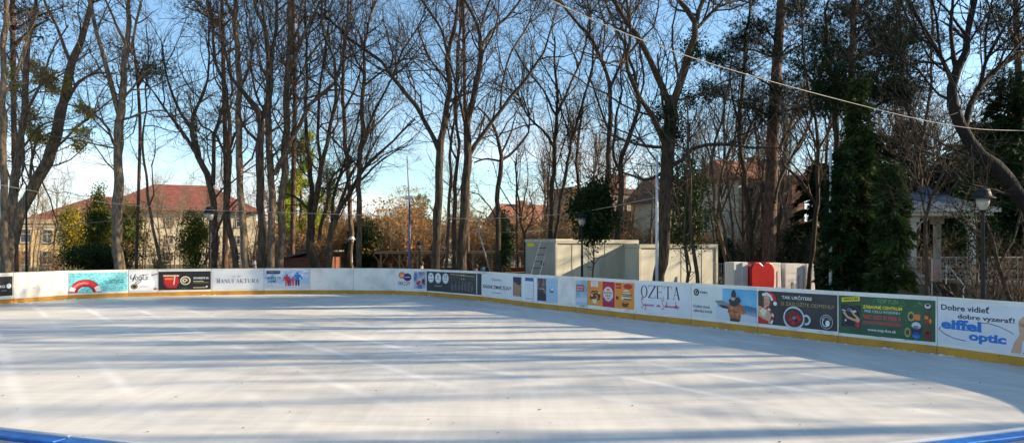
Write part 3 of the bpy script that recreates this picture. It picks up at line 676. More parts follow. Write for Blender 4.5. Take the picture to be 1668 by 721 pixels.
def b_santa(bd):
    a=Art(bd,mat('banner_black',(.012,.012,.016),.5,(.03,.03,.036),4.0),.0,.05,.99,.985)
    a.poly(FS,[(.0,.55),(.06,.50),(.14,.44),(.18,.30),(.16,.02),(.0,.02)]); a.poly(FR,[(.0,.24),(.06,.16),(.14,.10),(.14,.02),(.0,.02)],3); a.poly(FC,[(.02,.40),(.05,.26),(.09,.22),(.12,.40),(.08,.50)],3)
    a.poly(FBr,[(.06,.84),(.05,.60),(.08,.52),(.17,.52),(.19,.66),(.17,.86)],3)
    a.ell(FS,.115,.70,.048,.185,4); a.poly(FK,[(.085,.735),(.10,.75),(.11,.735),(.10,.725)],5); a.poly(FK,[(.13,.725),(.145,.74),(.155,.725),(.145,.715)],5)
    a.poly(FW,[(.088,.625),(.115,.605),(.14,.63),(.115,.585)],5); a.stroke(FDr,[(.086,.63),(.115,.60),(.142,.635)],.014,5.5); a.stroke(FBr,[(.115,.72),(.108,.66),(.118,.655)],.01,5.2); a.ell(FBr,.072,.70,.01,.12,5)
    a.poly(FR,[(.07,.90),(.10,.98),(.16,1.0),(.22,.93),(.25,.80),(.24,.66),(.21,.66),(.20,.76),(.14,.86)],5); a.stroke(FW,[(.065,.88),(.12,.92),(.17,.86),(.195,.74)],.075,6); a.ell(FW,.235,.64,.026,.06,6)
    a.stroke(FR,[(.08,.56),(.10,.50),(.14,.50)],.08,5); a.stroke(FW,[(.09,.545),(.11,.50)],.03,5.6); 
    cl=[(.14,.48),(.17,.42),(.195,.34),(.205,.24),(.20,.14),(.18,.04)]
    for i in range(len(cl)-1): a.stroke(FR if i%2 else FW,[cl[i],cl[i+1]],.07,5)
    a.text('TAK URČITEEE',FW,.32,.80,.70,.92,off=.01); a.text('SI ZASLÚŽITE ODMENU!',FGo,.31,.61,.96,.74)
    a.ell(FL,.475,.26,.135,.34); a.poly(FL,[(.36,.12),(.59,.12),(.54,.0),(.40,.0)],2.2); a.ell(FD,.475,.27,.118,.275,3); a.ell(FDr,.475,.24,.105,.22,3.5)
    for u,v,m in ((.43,.22,FR),(.52,.30,FR),(.47,.12,FR),(.50,.20,FK),(.45,.32,FG),(.55,.24,FR),(.41,.28,FDr),(.48,.26,FGr)): a.ell(m,u,v,.022,.05,4)
    a.ring(FL,.63,.24,.055,.15,.6,2.5,-110,120)
    a.ring(FL,.875,.24,.075,.20,.93,3); a.ring(FGr,.875,.24,.06,.16,.72,3.4,20,160); a.ell(FW,.89,.20,.025,.085,4); a.ring(FW,.87,.22,.045,.12,.8,4.4,120,330); a.done()
def b_green(bd):
    a=Art(bd,mat('banner_green',srgb(12,66,40),.45,srgb(28,88,54),3.0),.0,.03,.985,.99)
    a.poly(FY,[(.035,.83),(.235,.88),(.235,.99),(.035,.94)]); a.text('VIANOCE 2024',FK,.05,.86,.22,.93,3,off=.03,rise=.04)
    a.rect(FK,.03,.18,.245,.76); a.ring(FGr,.1375,.47,.1075,.29,.985,3,0,359)
    a.stroke(FS,[(.06,.56),(.10,.44),(.17,.38),(.22,.36)],.06,3.5); a.stroke(FS,[(.14,.62),(.18,.50),(.22,.42)],.055,3.5); a.ell(FR,.215,.27,.028,.09,4); a.ell(FS,.215,.38,.025,.06,4.4); a.ell(flat('mid_blue',70,92,150),.12,.64,.03,.05,3.4); a.ell(FL,.18,.60,.02,.03,3.4); a.ell(FL,.08,.35,.012,.03,3.4); a.stroke(FL,[(.04,.62),(.08,.60)],.03,3.4)
    gl=flat('leaf_green',84,140,88); a.text('TOP FUN',gl,.42,.85,.64,.97,off=.02)
    g2=random.Random(5)
    for i in range(14): u=.36+g2.random()*.5; a.stroke(gl,[(u,.80+g2.random()*.15),(u+.03,.82+g2.random()*.15)],.012,2.3)
    a.text('ZÁBAVNÉ CENTRUM',FY,.27,.70,.68,.80,off=.03); a.text('PRE CELÚ RODINU',FL,.29,.60,.66,.68,off=.01)
    pk=flat('rose_red',206,60,84); a.text('VIAC AKO 50 HIER A',pk,.27,.43,.67,.54,off=.03); a.text('ATRAKCIÍ POD STRECHOU',pk,.27,.30,.67,.40,off=.03); a.text('www.top-fun.sk',FW,.32,.10,.62,.20,off=.01)
    for u,v,ru,rv,m in ((.77,.58,.035,.12,FGo),(.77,.58,.022,.07,FG),(.735,.18,.03,.12,FGo),(.735,.18,.018,.07,FG),(.82,.36,.045,.09,FL),(.82,.24,.05,.12,FN),(.82,.12,.035,.08,FB),(.93,.14,.035,.10,FDr),(.93,.26,.03,.10,FBr)): a.ell(m,u,v,ru,rv,3 if m is not FG else 4)
    a.rect(FO,.80,.50,.86,.64,3.2); a.rect(FBr,.915,.32,.945,.84,3.2); a.ell(FL,.93,.86,.03,.06,4.2); a.ell(FK,.93,.88,.018,.03,4.6); a.rect(FO,.90,.54,.935,.62,4); a.ell(FO,.955,.5,.015,.06,4); a.ell(FR,.92,.48,.014,.04,4); a.done()
def slab(a,word,m,u0,v0,u1,v1,off=.03): a.text(word,m,u0,v0,u1,v1,off=off)
def b_optic(bd):
    a=Art(bd,mat('banner_lilac',srgb(208,208,214),.42,srgb(220,219,222),3.0),.0,.02,1,.99)
    ub=flat('logo_blue',24,112,190)
    a.text('Dobre vidieť',FD,.03,.80,.42,.95,off=.025); a.text('dobre vyzerať!',FD,.17,.60,.61,.75,off=.025)
    a.text('eiffel',ub,.03,.36,.36,.60,off=.045); a.text('optic',ub,.26,.10,.55,.345,off=.045)
    # slab serifs of the blue words
    for u in (.135,.19,.235,.345): a.rect(ub,u-.018,.365,u+.018,.39,2.6)
    for u in (.375-.01,.46,.495): a.rect(ub,u-.014,.165,u+.018,.19,2.6)
    a.stroke(FK,[(.36,.575),(.42,.58),(.5,.53),(.58,.44),(.60,.40)],.014); a.stroke(FK,[(.025,.40),(.01,.34),(.06,.24),(.14,.16),(.24,.13)],.016)
    a.poly(FS,[(.58,.0),(.655,.0),(.665,.25),(.70,.44),(.715,.58),(.71,.72),(.685,.82),(.665,.78),(.64,.70),(.635,.62),(.645,.40),(.61,.24)]) 
    for i in range(4): a.stroke(FBr,[(.645+i*.014,.66-i*.01),(.660+i*.014,.58-i*.01)],.012,3)
    a.rect(FK,.69,.86,.74,1.0,3); a.ell(FS,.84,.62,.13,.36,2.6); a.ell(FBr,.735,.84,.04,.14,3); a.ring(FK,.75,.74,.035,.09,.75,4); a.ell(FR,.79,.38,.035,.04,4); a.poly(FBr,[(.67,.0),(.70,.18),(.78,.34),(.82,.1),(1,.0)],3.4); a.poly(FK,[(.80,1),(1,1),(1,.2),(.93,.5),(.9,.85)],3.6); a.done()

segs=[(-75,22,'rink board on the far left with a black banner showing a white round mark',b_left_dark),
 (22,111,'plain white board between the black banner and the swimming ring banner',blank),
 (111,209,'rink board with a turquoise banner of a red and white swimming ring',b_ring),
 (209,257,'narrow white board with a black handwritten word and a round dark badge',b_script),
 (257,345,'rink board with a black banner showing a glass of red mulled drink',b_drink),
 (345,430,'white rink board with the dark serif word MANUFAKTURA',b_manu),
 (430,505,'rink board with a snowy banner of a family in ski clothes',b_family),
 (505,576,'plain white scuffed board right of the snowy family banner',blank),
 (576,644,'plain white board left of the orange and violet circles advert',blank),
 (644,695,'rink board with orange and violet circles above the words FAX COPY',b_photocopy),
 (695,785,'rink board with a charcoal banner carrying three white ovals',b_dark3),
 (785,850,'white rink board lettered Optika above one bold black line',b_optika),
 (850,875,'narrow white board holding a framed notice with a blue heading',b_notice),
 (875,908,'rink board with a dark woodland poster beside a pale plant poster',b_two),
 (908,938,'narrow blank white board between the plant poster and the red note poster',blank),
 (938,957,'very narrow board with a pale blue poster and small red note',b_red_note),
 (957,1034,'rink board with an amber and crimson fast food banner',b_burger),
 (1034,1126,'pale rink board with black serif OZETA over red handwriting',b_ozeta),
 (1126,1235,'rink board picturing a person in a rust coat before blue sky',b_coat),
 (1235,1366,'rink board with a black banner of a woman in a santa hat and a cup',b_santa),
 (1366,1527,'rink board with a green amusement centre banner and yellow tag',b_green),
 (1527,1725,'rink board at the right edge with blue slab letters eiffel optic',b_optic)]
for l,r,lab,fn in segs:
    sl=s_at_px(l); sr=s_at_px(r) if r<1700 else None
    if sr is None: sr=s_at_px(1668)-.75
    fn_has_art=fn is not blank; bd=Board(sr,sl,lab); fn(bd)
    if r>1700: s_right=sr
    if l<0: s_left=sl
# the remaining boards: curved white ones round the near side
rest=RL-(s_left-s_right)
n=int(round(rest/2.0)); stp=rest/n
def near_label(mid):
    x,y=mid
    return None
for i in range(n):
    a=s_left+i*stp; b=a+stp; mid=rat((a+b)/2)
    ang=math.degrees(math.atan2(mid[0],mid[1]))
    if abs(mid[0])<1.0 and mid[1]<4: lab='curved rink board with a blue rail directly in front of the camera'
    elif mid[1]<6 and mid[0]<0: lab=('curved board with a blue top rail crossing the bottom left corner' if mid[0]>-3.5 else 'plain white curved board of the near side, left out of sight')
    elif mid[1]<6 and mid[0]>0: lab=('curved board with a blue top rail crossing the bottom right corner' if mid[0]<3.5 else 'plain white curved board of the near side, right out of sight')
    else: lab='plain white curved board of the near side, '+('left' if mid[0]<0 else 'right')+' out of sight'
    Board(a,b,lab,sub=8)
# ------------------------------------------------------------------ park furniture
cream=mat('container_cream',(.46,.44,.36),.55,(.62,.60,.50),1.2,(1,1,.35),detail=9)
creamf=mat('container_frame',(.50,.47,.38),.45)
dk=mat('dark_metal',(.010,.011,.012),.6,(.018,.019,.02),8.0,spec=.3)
glass=mat('window_glass',(.03,.035,.045),.08,spec=.8)
def container(loc, rz, w, d, h, label, door=False):
    e=empty('office_container',loc,label,'container','cream office containers behind the rink',rz)
    m=MB(); m.box(.05,.05,.12,w-.05,d-.05,h-.14); m.build('body',cream,e)
    m=MB(); m.box(0,-.012,h-.17,w,d+.012,h); m.build('roof_rim',creamf,e,bevel=.02)
    m=MB(); m.box(0,0,0,w,d,.12); m.build('base_rim',creamf,e)
    for x in (0,w-.12):
        for y in (0,d-.12):
            m=MB(); m.box(x,y,.12,x+.12,y+.12,h-.17); m.build('corner_post',creamf,e)
    # wall panel joints
    m=MB(); k=1.15
    while k<w-.3: m.box(k,.035,.14,k+.02,.052,h-.18); k+=1.15
    m.build('joint_strip',creamf,e)
    return e
# sunlit long sides face right; the shaded short end faces left
c1=container((PX(905,32),32,GZ),math.radians(26),5.9,2.4,2.60,'large cream office container with the ladder at its left end')
c1.scale=((PX(1040,34)-PX(905,32))/5.9/math.cos(math.radians(26)),1,1)
c2=container((PX(1041,32.5),32.5,GZ),math.radians(24),4.35,2.4,2.40,'lower cream office container on the right, its corner beside the tall white pole')
# the short shaded end piece
e=empty('store_container',(PX(857,30.9),30.9+2.3,GZ),'store container toned grey as if shaded, with yellow sticker and a ladder leaned on it','container','cream office containers behind the rink',math.radians(-42))
gsh=mat('container_cream_shaded',(.30,.30,.27),.55,(.36,.36,.32),1.5)  # shade on the short cream end put into this greyer colour
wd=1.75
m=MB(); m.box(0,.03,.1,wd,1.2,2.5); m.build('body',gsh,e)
m=MB(); m.box(-.02,0,2.5,wd+.02,1.23,2.63); m.build('roof_rim',creamf,e)
m=MB(); m.box(.62,.012,.15,1.42,.03,2.2); m.build('door',gsh,e)
m=MB(); m.box(.12,.02,2.3,.52,.03,2.46); m.build('sticker',flat('sticker_yellow',220,210,60),e)
m=MB(); m.cur=0; m.add([(1.0+.10*math.cos(i*math.pi/8),.008,1.55+.10*math.sin(i*math.pi/8)) for i in range(16)],[tuple(range(16))]); m.build('round_sign',flat('sticker_blue',40,70,130),e)
# ladder
lm=mat('ladder_metal',(.30,.31,.32),.4,metal=.6)
A=P(852,447,31.0); Bq=P(880,393,31.4); A.z=GZ+.02
dirv=Bq-A; A2=Bq-dirv*((Bq.z-GZ)/dirv.z)
e=empty('ladder',tuple(A2),'metal ladder leaning on the left end of the cream container','ladder')
side=Vector((.36,-.12,0))
for sgn in (0,1):
    m=MB(); m.tube([side*sgn,(Bq-A2)*1.02+side*sgn],.022,6); m.build('side_rail',lm,e)
for i in range(1,9):
    q=(Bq-A2)*(i/9); m=MB(); m.tube([q,q+side],.016,6); m.build('rung',dk,e)
# leaning prop bar
m=MB(); a=P(802,432,34); b=P(779,375,34); q=a+(a-b)*.35; q.z=GZ; m.tube([q-q,b-q],.035,8); o=m.build('prop_bar',steel); o.location=q; tag(o,'grey metal bar leaning behind the rink left of the containers','bar')

# I love sign: block letters
e=empty('letter_sign',(PX(1195,32),32,GZ),'white block letter sign with a large red heart beside the containers','sign',None,math.radians(17))
sw=mat('sign_white',(.68,.67,.64),.5,(.78,.77,.74),2.0); sr_=mat('sign_red',(.42,.012,.016),.35,(.50,.02,.022),2.0)
k=32/F*1.09
def lx(px): return (px-1195)*k
H=1.62
def block(poly,name,m_,y0=0,y1=.6,bev=.015):
    m=MB(); m.prism(poly,lambda p,t:(p[0],t,p[1]),y0,y1); return m.build(name,m_,e,bevel=bev)
block([(lx(1195),0),(lx(1219),0),(lx(1219),H),(lx(1195),H)],'letter',sw,0,.7)
m=MB(); m.box(lx(1209),-.06,0,lx(1218),0,H-.01); m.build('letter_edge',sw,e)
hp=[]; cx=lx(1240); hw=lx(1261)-lx(1219)
for i in range(41):
    t=-math.pi+2*math.pi*i/40; x=abs(math.sin(t))**.8*math.copysign(1,math.sin(t)); z=(13*math.cos(t)-5*math.cos(2*t)-2*math.cos(3*t)-math.cos(4*t))/17
    hp.append((cx+x*hw/2*1.0, .78+z*.80*(1.05)))
hp=[(cx-hw*.5,1.35),(cx-hw*.42,1.55),(cx-hw*.3,1.63),(cx-hw*.12,1.62),(cx,1.50),(cx+hw*.12,1.62),(cx+hw*.3,1.62),(cx+hw*.42,1.54),(cx+hw*.5,1.35),(cx+hw*.5,.9),(cx+hw*.49,.6),(cx+hw*.44,.35),(cx+hw*.3,.10),(cx,0),(cx-hw*.3,.10),(cx-hw*.44,.35),(cx-hw*.49,.6),(cx-hw*.5,.9)]
block(hp,'heart',sr_,-.25,.35,.05)
x0=lx(1262);
block([(x0,0),(lx(1270),0),(lx(1270),1.15),(lx(1272.5),1.22),(lx(1272.5),0),(lx(1280),0),(lx(1278),1.58),(x0,1.60)],'letter',sw,.02,.62)
block([(lx(1281),0),(lx(1286),0),(lx(1286),1.55),(lx(1280.5),1.57)],'letter_edge',sw,.30,.7)
block([(lx(1286.5),0),(lx(1302),0),(lx(1302),.14),(lx(1296),.14),(lx(1296),.70),(lx(1302),.70),(lx(1302),1.12),(lx(1296),1.12),(lx(1296),1.13),(lx(1302),1.13),(lx(1302),1.55),(lx(1286.5),1.55)],'letter',sw,.0,.6)
block([(lx(1303),0),(lx(1312),0),(lx(1311),1.0),(lx(1313.5),1.0),(lx(1314),0),(lx(1321),0),(lx(1321),1.54),(lx(1303),1.54)],'letter',sw,.05,.66)
block([(lx(1321.5),0),(lx(1330),0),(lx(1330.5),.5),(lx(1331.5),.5),(lx(1332),0),(lx(1340),0),(lx(1336.5),1.52),(lx(1324),1.52)],'letter',sw,-.05,.55)

# poles
wp=mat('pole_white',(.55,.56,.57),.4,(.62,.63,.64),3.0); bp_=mat('pole_blue',(.03,.05,.15),.4,(.05,.08,.20),3.0)
def pole(px,pt,Y,r,m_,label,name='mast'):
    x=PX(px,Y); h=PZ(pt,Y)-GZ; e=empty(name,(x,Y,GZ),label,'pole')
    m=MB(); m.tube([(0,0,0),(0,0,h*.5),(0,0,h)],[r*1.1,r,r*.75],12); m.build('pole',m_,e,smooth=True)
    m=MB(); m.lathe([(r*2.2,0),(r*2.2,.03),(r*1.3,.05),(r*1.2,.12)],0,0,12); m.build('base_plate',steel,e); return e
wm=pole(1070,252,26,.055,wp,'tall white pole in front of the thick dark trunk and the containers')
wm2=pole(1353,236,24,.052,wp,'tall white pole beside the dark green evergreen')
e=pole(667,330,31.5,.05,bp_,'tall blue mast with a small grey box near the middle of the picture')
m=MB(); top=PZ(254,31.5)-GZ; m.tube([(0,0,PZ(330,31.5)-GZ),(-.10,0,top)],[.045,.03],10); m.build('upper_pole',steel,e)
m=MB(); z=PZ(322,31.5)-GZ; m.box(-.16,-.14,z-.07,.14,-.03,z+.08); m.build('control_box',steel,e,bevel=.01)

# lamps
lglass=mat('lamp_glass',(.30,.28,.23),.12,(.45,.42,.36),5.0)
def lantern(px,pt,Y,R,label,col=dk,big=False):
    x=PX(px,Y); H=PZ(pt,Y)-GZ; e=empty('street_lamp',(x,Y,GZ),label,'street lamp','lantern street lamps in the park')
    m=MB(); hb=H-R*2.0
    m.lathe([(.16,0),(.16,.12),(.11,.18),(.095,.55),(.075,.62),(.05,.7),(.045,hb*.6),(.055,hb*.62),(.04,hb*.64),(.035,hb-.04),(.07,hb-.02),(.08,hb)],0,0,14); m.build('post',col,e,smooth=False)
    m=MB(); m.lathe([(R*1.0,H-R*.95),(R*1.0,H-R*.88),(R*.72,H-R*.72),(R*.60,H-R*.35),(R*.62,H-R*.30),(R*.50,H-R*.12),(R*.3,H-R*.04),(.02,H)],0,0,22); m.build('hood',col,e)
    m=MB(); m.lathe([(.06,hb),(R*.30,hb+R*.12),(R*.50,hb+R*.5),(R*.58,H-R*.95)],0,0,22); m.build('glass_bowl',lglass,e,smooth=True)
    return e
lantern(1601,306,16.5,.25,'large black lantern lamp in front of the gazebo at the right')
lantern(948,344,28.5,.29,'black lantern lamp in front of the cream containers')
lantern(342,336,31.5,.30,'dark hatted lantern lamp left of the middle tree cluster')
lantern(573,384,38,.20,'small pale lantern lamp beside the dark rounded evergreen',wp)
lantern(683,393,38,.19,'small black lantern lamp right of the blue mast')
m=MB(); m.tube([(0,0,0),(0,0,PZ(303,30)-GZ)],[.05,.035],8); o=m.build('lamp_pole',dk); o.location=(PX(43,30),30,GZ); tag(o,'slim dark pole standing among the leaning trees at the far left','pole')

# overhead cable (near) and thin wires
cw=mat('cable_white',(.32,.29,.25),.6,(.46,.42,.37),30.0)
def wire(name,pts,r,label,m_,n=40,cat='cable'):
    c=catmull([list(p)+[0] for p in pts],n)[:,:3]; m=MB(); o0=Vector(c[0]); m.tube([Vector(p)-o0 for p in c],r,6); o=m.build(name,m_,smooth=True); o.location=o0; return tag(o,label,cat)
wire('overhead_cable',[P(700,-120,8.5),P(900,2,9),P(1130,95,10),P(1400,171,11.5),P(1560,206,12.5),P(1668,213,13.5),P(1850,215,15)],.0054,'thick pale overhead cable crossing the upper right of the sky',cw,60)
wire('string_wire',[P(-160,270,27),P(0,301,28),P(160,328,29.5),P(300,340,31),P(460,346,31.5),P(665,352,31.5)],.012,'thin pale wire strung from the left trees to the blue mast',cw)
wire('string_wire',[P(668,352,31.5),P(780,356,30.5),P(930,347,29),P(1068,322,26)],.012,'thin pale wire strung from the blue mast to the tall white pole',cw)
wire('string_wire',[P(1072,322,26),P(1200,345,25.5),P(1353,330,24)],.009,'thin dark wire strung between the two white poles',dk)
wire('string_wire',[P(0,380,40),P(300,352,38),P(700,374,36),P(820,378,37),P(930,372,38)],.010,'faint lower wire strung behind the trees across the left half',cw)

# ------------------------------------------------------------------ buildings
def building(name,label,org,rz,w,d,h,wall,roof,rtype='gable',rh=3,over=.5,wins=(),chim=(),cat='building',base=-1.0,winmat=None,band=True):
    e=empty(name,(org[0],org[1],GZ),label,cat,None,rz)
    m=MB(); m.box(0,0,base,w,d,h); m.build('wall',wall,e)
    if rtype=='hip' or rtype=='gable':
        o=over; ins=(d/2 if rtype=='hip' else .0); ins=min(ins,w*.35)
        m=MB(); v=[(-o,-o,h+.01),(w+o,-o,h+.01),(w+o,d+o,h+.01),(-o,d+o,h+.01),(ins-(o if not ins else 0),d/2,h+rh),(w-ins+(o if not ins else 0),d/2,h+rh)]
        v2=[(a,b,c+.16) for a,b,c in v]
        fs=[(0,1,5,4),(1,2,5),(2,3,4,5),(3,0,4)]
        m.add(v2,fs); m.add([v[0],v[1],v[2],v[3]],[(3,2,1,0)])
        m.add([v[0],v[1],v[2],v[3],v2[0],v2[1],v2[2],v2[3]],[(0,1,5,4),(1,2,6,5),(2,3,7,6),(3,0,4,7)])
        r=m.build('roof',roof,e)
    else:
        m=MB(); m.box(-.25,-.25,h+.01,w+.25,d+.25,h+.5); r=m.build('roof',roof,e)
    for cx,cy,cw_,ch in chim:
        m=MB(); m.box(cx,cy,h+.2,cx+cw_,cy+.8,h+ch); m.box(cx-.08,cy-.08,h+ch,cx+cw_+.08,cy+.88,h+ch+.15); m.build('chimney',brickm,r)
    fr=mat('window_frame_pale',(.36,.33,.27),.6)
    for (u,z,ww,hh) in wins:
        m=MB(); t=.09
        for b in ((u-t,z-t,u+ww+t,z),(u-t,z+hh,u+ww+t,z+hh+t),(u-t,z,u,z+hh),(u+ww,z,u+ww+t,z+hh),(u+ww/2-.03,z,u+ww/2+.03,z+hh),(u,z+hh*.66-.03,u+ww/2-.03,z+hh*.66+.03),(u+ww/2+.03,z+hh*.66-.03,u+ww,z+hh*.66+.03)):
            m.box(b[0],-.07,b[1],b[2],.02,b[3])
        m.box(u-t-.05,-.16,z-t-.08,u+ww+t+.05,0,z-t-.002)
        f=m.build('window',fr,e); m=MB(); m.box(u,-.03,z,u+ww,-.004,z+hh); m.build('pane',winmat or glass,f)
    if band and h>4:
        m=MB(); m.box(-.06,-.08,h-.38,w+.06,-.003,h-.06); m.build('cornice',fr,e)
    return e
brickm=mat('chimney_brick',(.24,.11,.07),.9,(.32,.16,.10),6.0)
ochre=mat('plaster_ochre',(.52,.37,.18),.9,(.62,.46,.24),.7,detail=8)
beige=mat('plaster_beige',(.50,.42,.28),.9,(.60,.51,.36),.6,detail=8)
redroof=mat('roof_red',(.13,.032,.024),.9,(.24,.065,.045),1.2,(1,1,6),.4,detail=8)
orroof=mat('roof_orange',(.20,.075,.045),.9,(.32,.13,.08),1.2,(1,1,6),.4,detail=8)
brroof=mat('roof_brown',(.09,.055,.04),.85,(.15,.09,.065),1.2,(1,1,6),.4)
dull=mat('plaster_brown',(.24,.18,.13),.9,(.34,.26,.19),.6,detail=8)
palew=mat('plaster_pale',(.42,.38,.33),.9,(.52,.48,.42),.6)
def wgrid(us,zs,w,h): return [(u,z,w,h) for z in zs for u in us]
R=math.radians
building('school_wing','ochre flat roofed two storey wing behind the leaning trees at the far left',(PX(18,80),80),R(27),6.6,6,4.75,ochre,mat('roof_pale',(.40,.30,.18),.8),'flat',wins=wgrid((.9,2.9,4.7),(.35,2.75),.85,1.3))
building('red_roofed_hall','long beige hall with a low dark red roof above the tall shrubs at left',(PX(50,104),104),R(22),22,14,5.9,beige,redroof,'hip',rh=3.8,over=.8,wins=wgrid([14,17,20],(.6,3.4),1.0,1.4))
building('red_roofed_school','tall beige school with an orange red roof behind the bare trees at left',(PX(165,88),88),R(24),17.5,11,6.6,beige,redroof,'hip',rh=3.5,over=.7,wins=wgrid([7,10.2,12.4,15.2],(.5,2.6,4.8),.75,.95))
building('long_brown_block','long low brown block far behind the middle trees',(PX(588,130),130),R(25),14,10,6.6,dull,brroof,'flat',wins=wgrid([1+2.6*i for i in range(5)],(1,4.2),1.6,1.4)+[(3.5,5.2,3.6,1.0)])
building('pale_block','pale apartment block glimpsed right of the blue mast',(PX(640,112),112),R(25),12,10,4.2,palew,brroof,'gable',rh=1.5,wins=wgrid([1+2.3*i for i in range(5)],(.6,2.8),1.0,1.2))
building('orange_roofed_house','low house with an orange roof and white front above the container ladder',(PX(838,85),85),R(25),10.5,8,4.6,palew,orroof,'gable',rh=2.6,wins=wgrid([1+2.1*i for i in range(4)],(2.4,),1.3,1.1),chim=[(2,3,.9,3.0)])
building('brown_tenement','tall brown tenement with a stepped top behind the dark evergreen and trunks',(PX(932,70),70),R(25),7.8,5,7.4,dull,brroof,'flat',rh=1.2,wins=wgrid([.6,2.2,3.8,5.4,7.0],(1.2,3.5,5.7),.75,1.2),chim=[(5.8,2,1.6,2.0)])
building('beige_tenement','sunlit beige tenement with a brown roof and brick chimney, framed by crossing branches',(PX(1090,66),66),R(25),6.6,6,6.3,beige,brroof,'gable',rh=2.2,wins=wgrid([.6,2.0,3.4,4.8],(.9,3.0,5.0),.7,1.15),chim=[(1.0,2,.8,2.0)])
building('red_gabled_house','pale grey house with a high tiled red roof right of the beige tenement',(PX(1203,58),58),R(25),4.6,5,7.6,beige,orroof,'gable',rh=1.6,wins=wgrid([.7,2.6],(1.4,3.8,5.9),.8,1.0),chim=[(3.6,2.2,.8,2.0)])
building('brick_tower_house','narrow orange brick house end beside the pine trunk',(PX(1290,56),56),R(25),1.3,3,7.2,mat('brick_orange',(.20,.09,.06),.9,(.30,.15,.10),5.0),orroof,'flat',band=False)

# wooden stall and shelters
plank=mat('plank_red_brown',(.15,.05,.028),.8,(.24,.09,.05),3.0,(.6,1,14),.5)
wood=mat('wood_tan',(.28,.17,.09),.8,(.38,.25,.14),4.0,(1,1,6),.4)
tar=mat('roof_felt',(.10,.09,.085),.9,(.16,.14,.13),3.0)
e=empty('wooden_stall',(PX(463,37),37,GZ),'reddish brown plank market stall with a pale sloping roof edge','stall','wooden market stalls')
m=MB(); m.box(0,0,0,2.35,2,1.75)
m.build('wall',plank,e)
m=MB()
for i in range(9): m.box(-.01,-.025,.05+i*.19,2.36,-.003,.05+i*.19+.165)
m.build('cladding',plank,e)
m=MB(); m.prism([(-.35,1.62),(1.2,1.98),(2.5,2.03),(2.5,2.11),(1.15,2.06),(-.35,1.70)],lambda p,t:(p[0],t,p[1]),-.3,2.2); m.build('roof',tar,e)
e=empty('market_shelter',(PX(612,40),40,GZ),'long low tan wooden shelter with open bays behind the rink','shelter')
W_=PX(870,40)-PX(612,40)
m=MB(); m.box(0,-.2,1.93,W_,1.6,2.03); m.build('roof',tar,e)
m=MB(); m.box(-.05,-.24,1.90,W_+.05,-.202,1.99); m.build('fascia',wood,e)
for i in range(9):
    x=.3+i*(W_-.6)/8; m=MB(); m.box(x-.05,-.12,0,x+.05,-.02,1.9); m.tube([(x+.03,-.07,1.35),(x+.42,-.07,1.88)],.03,4); m.tube([(x-.03,-.07,1.35),(x-.42,-.07,1.88)],.03,4); m.build('post',wood,e)
m=MB(); m.box(0,1.45,0,W_,1.55,1.1); m.build('back_wall',plank,e)
m=MB(); m.box(0,.0,.85,W_,.5,.9); m.build('counter',wood,e)
e=empty('yellow_crate',(PX(560,36),36,GZ),'small yellow crate on a stand seen over the boards near the stall','crate')
m=MB(); m.box(-.25,-.2,.85,.27,.2,1.12); m.build('box',flat('crate_yellow',220,190,60),e,bevel=.02); m=MB(); m.box(-.24,-.19,0,-.18,.19,.85); m.box(.2,-.19,0,.26,.19,.85); m.build('stand',wood,e)
e=empty('trestle_table',(PX(527,35),35,GZ),'white topped trestle table with a red cloth bundle over the boards','table')
m=MB(); m.box(-.55,-.3,1.16,.55,.3,1.21); m.build('tabletop',sw,e,bevel=.01); m=MB()
for x in (-.5,.45): m.box(x,-.25,0,x+.05,.25,1.16)
m.build('legs',wood,e)

# gazebo with ornate railing on a raised terrace
GY=24.0; g0=PX(1480,GY)
e=empty('terrace',(g0,GY,GZ),'raised beige stone terrace with a dark stair at the right','terrace')
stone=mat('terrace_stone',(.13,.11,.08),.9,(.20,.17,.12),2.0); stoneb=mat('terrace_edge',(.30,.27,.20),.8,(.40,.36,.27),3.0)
TZ=PZ(458,GY)-GZ; st0=PX(1513,GY)-g0; st1=PX(1575,GY)-g0
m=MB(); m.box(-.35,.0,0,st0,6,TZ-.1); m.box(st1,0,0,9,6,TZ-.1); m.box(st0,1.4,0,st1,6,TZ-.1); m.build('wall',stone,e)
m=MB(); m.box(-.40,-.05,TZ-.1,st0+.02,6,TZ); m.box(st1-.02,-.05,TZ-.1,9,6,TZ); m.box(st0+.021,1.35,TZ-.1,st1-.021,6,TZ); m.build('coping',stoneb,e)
stepm=mat('step_dark',(.06,.055,.05),.85,(.10,.09,.08),4.0)
for i in range(6):
    m=MB(); m.box(st0+.01,i*.23,0,st1-.01,(i+1)*.23-.004,TZ*(i+1)/6.5); m.build('step',stepm,e)
e=empty('gazebo',(PX(1497,GY)+.1,GY+.6,GZ+TZ),'open gazebo with white posts and a grey blue curved roof','gazebo')
pw=mat('gazebo_white',(.55,.52,.45),.6,(.66,.63,.55),3.0); gr=mat('gazebo_roof',(.06,.07,.09),.5,(.11,.13,.16),2.5)
gw=PX(1606,GY)-PX(1507,GY)
EZ=PZ(352,GY+.6)-GZ-TZ
for (x,y) in ((0,0),(gw,0),(0,gw),(gw,gw)):
    m=MB(); m.box(x-.16,y-.16,0,x+.16,y+.16,.3); m.box(x-.10,y-.10,.3,x+.10,y+.10,EZ-.2); m.box(x-.17,y-.17,EZ-.2,x+.17,y+.17,EZ-.0); m.build('post',pw,e,bevel=.015)
for sx_ in (1,-1):
    pts=[]; x0=0 if sx_>0 else gw
    m=MB()
    for i in range(6): a=i/5; pts.append((x0+sx_*(.1+.3*a),0,EZ-.5+.35*math.sin(a*math.pi/2)))
    m.tube(pts,.03,6); m.build('bracket',pw,e)
m=MB(); m.box(-.45,-.45,EZ+.001,gw+.45,gw+.45,EZ+.12); m.box(-.6,-.6,EZ+.122,gw+.6,gw+.6,EZ+.24); m.build('eave',pw,e)
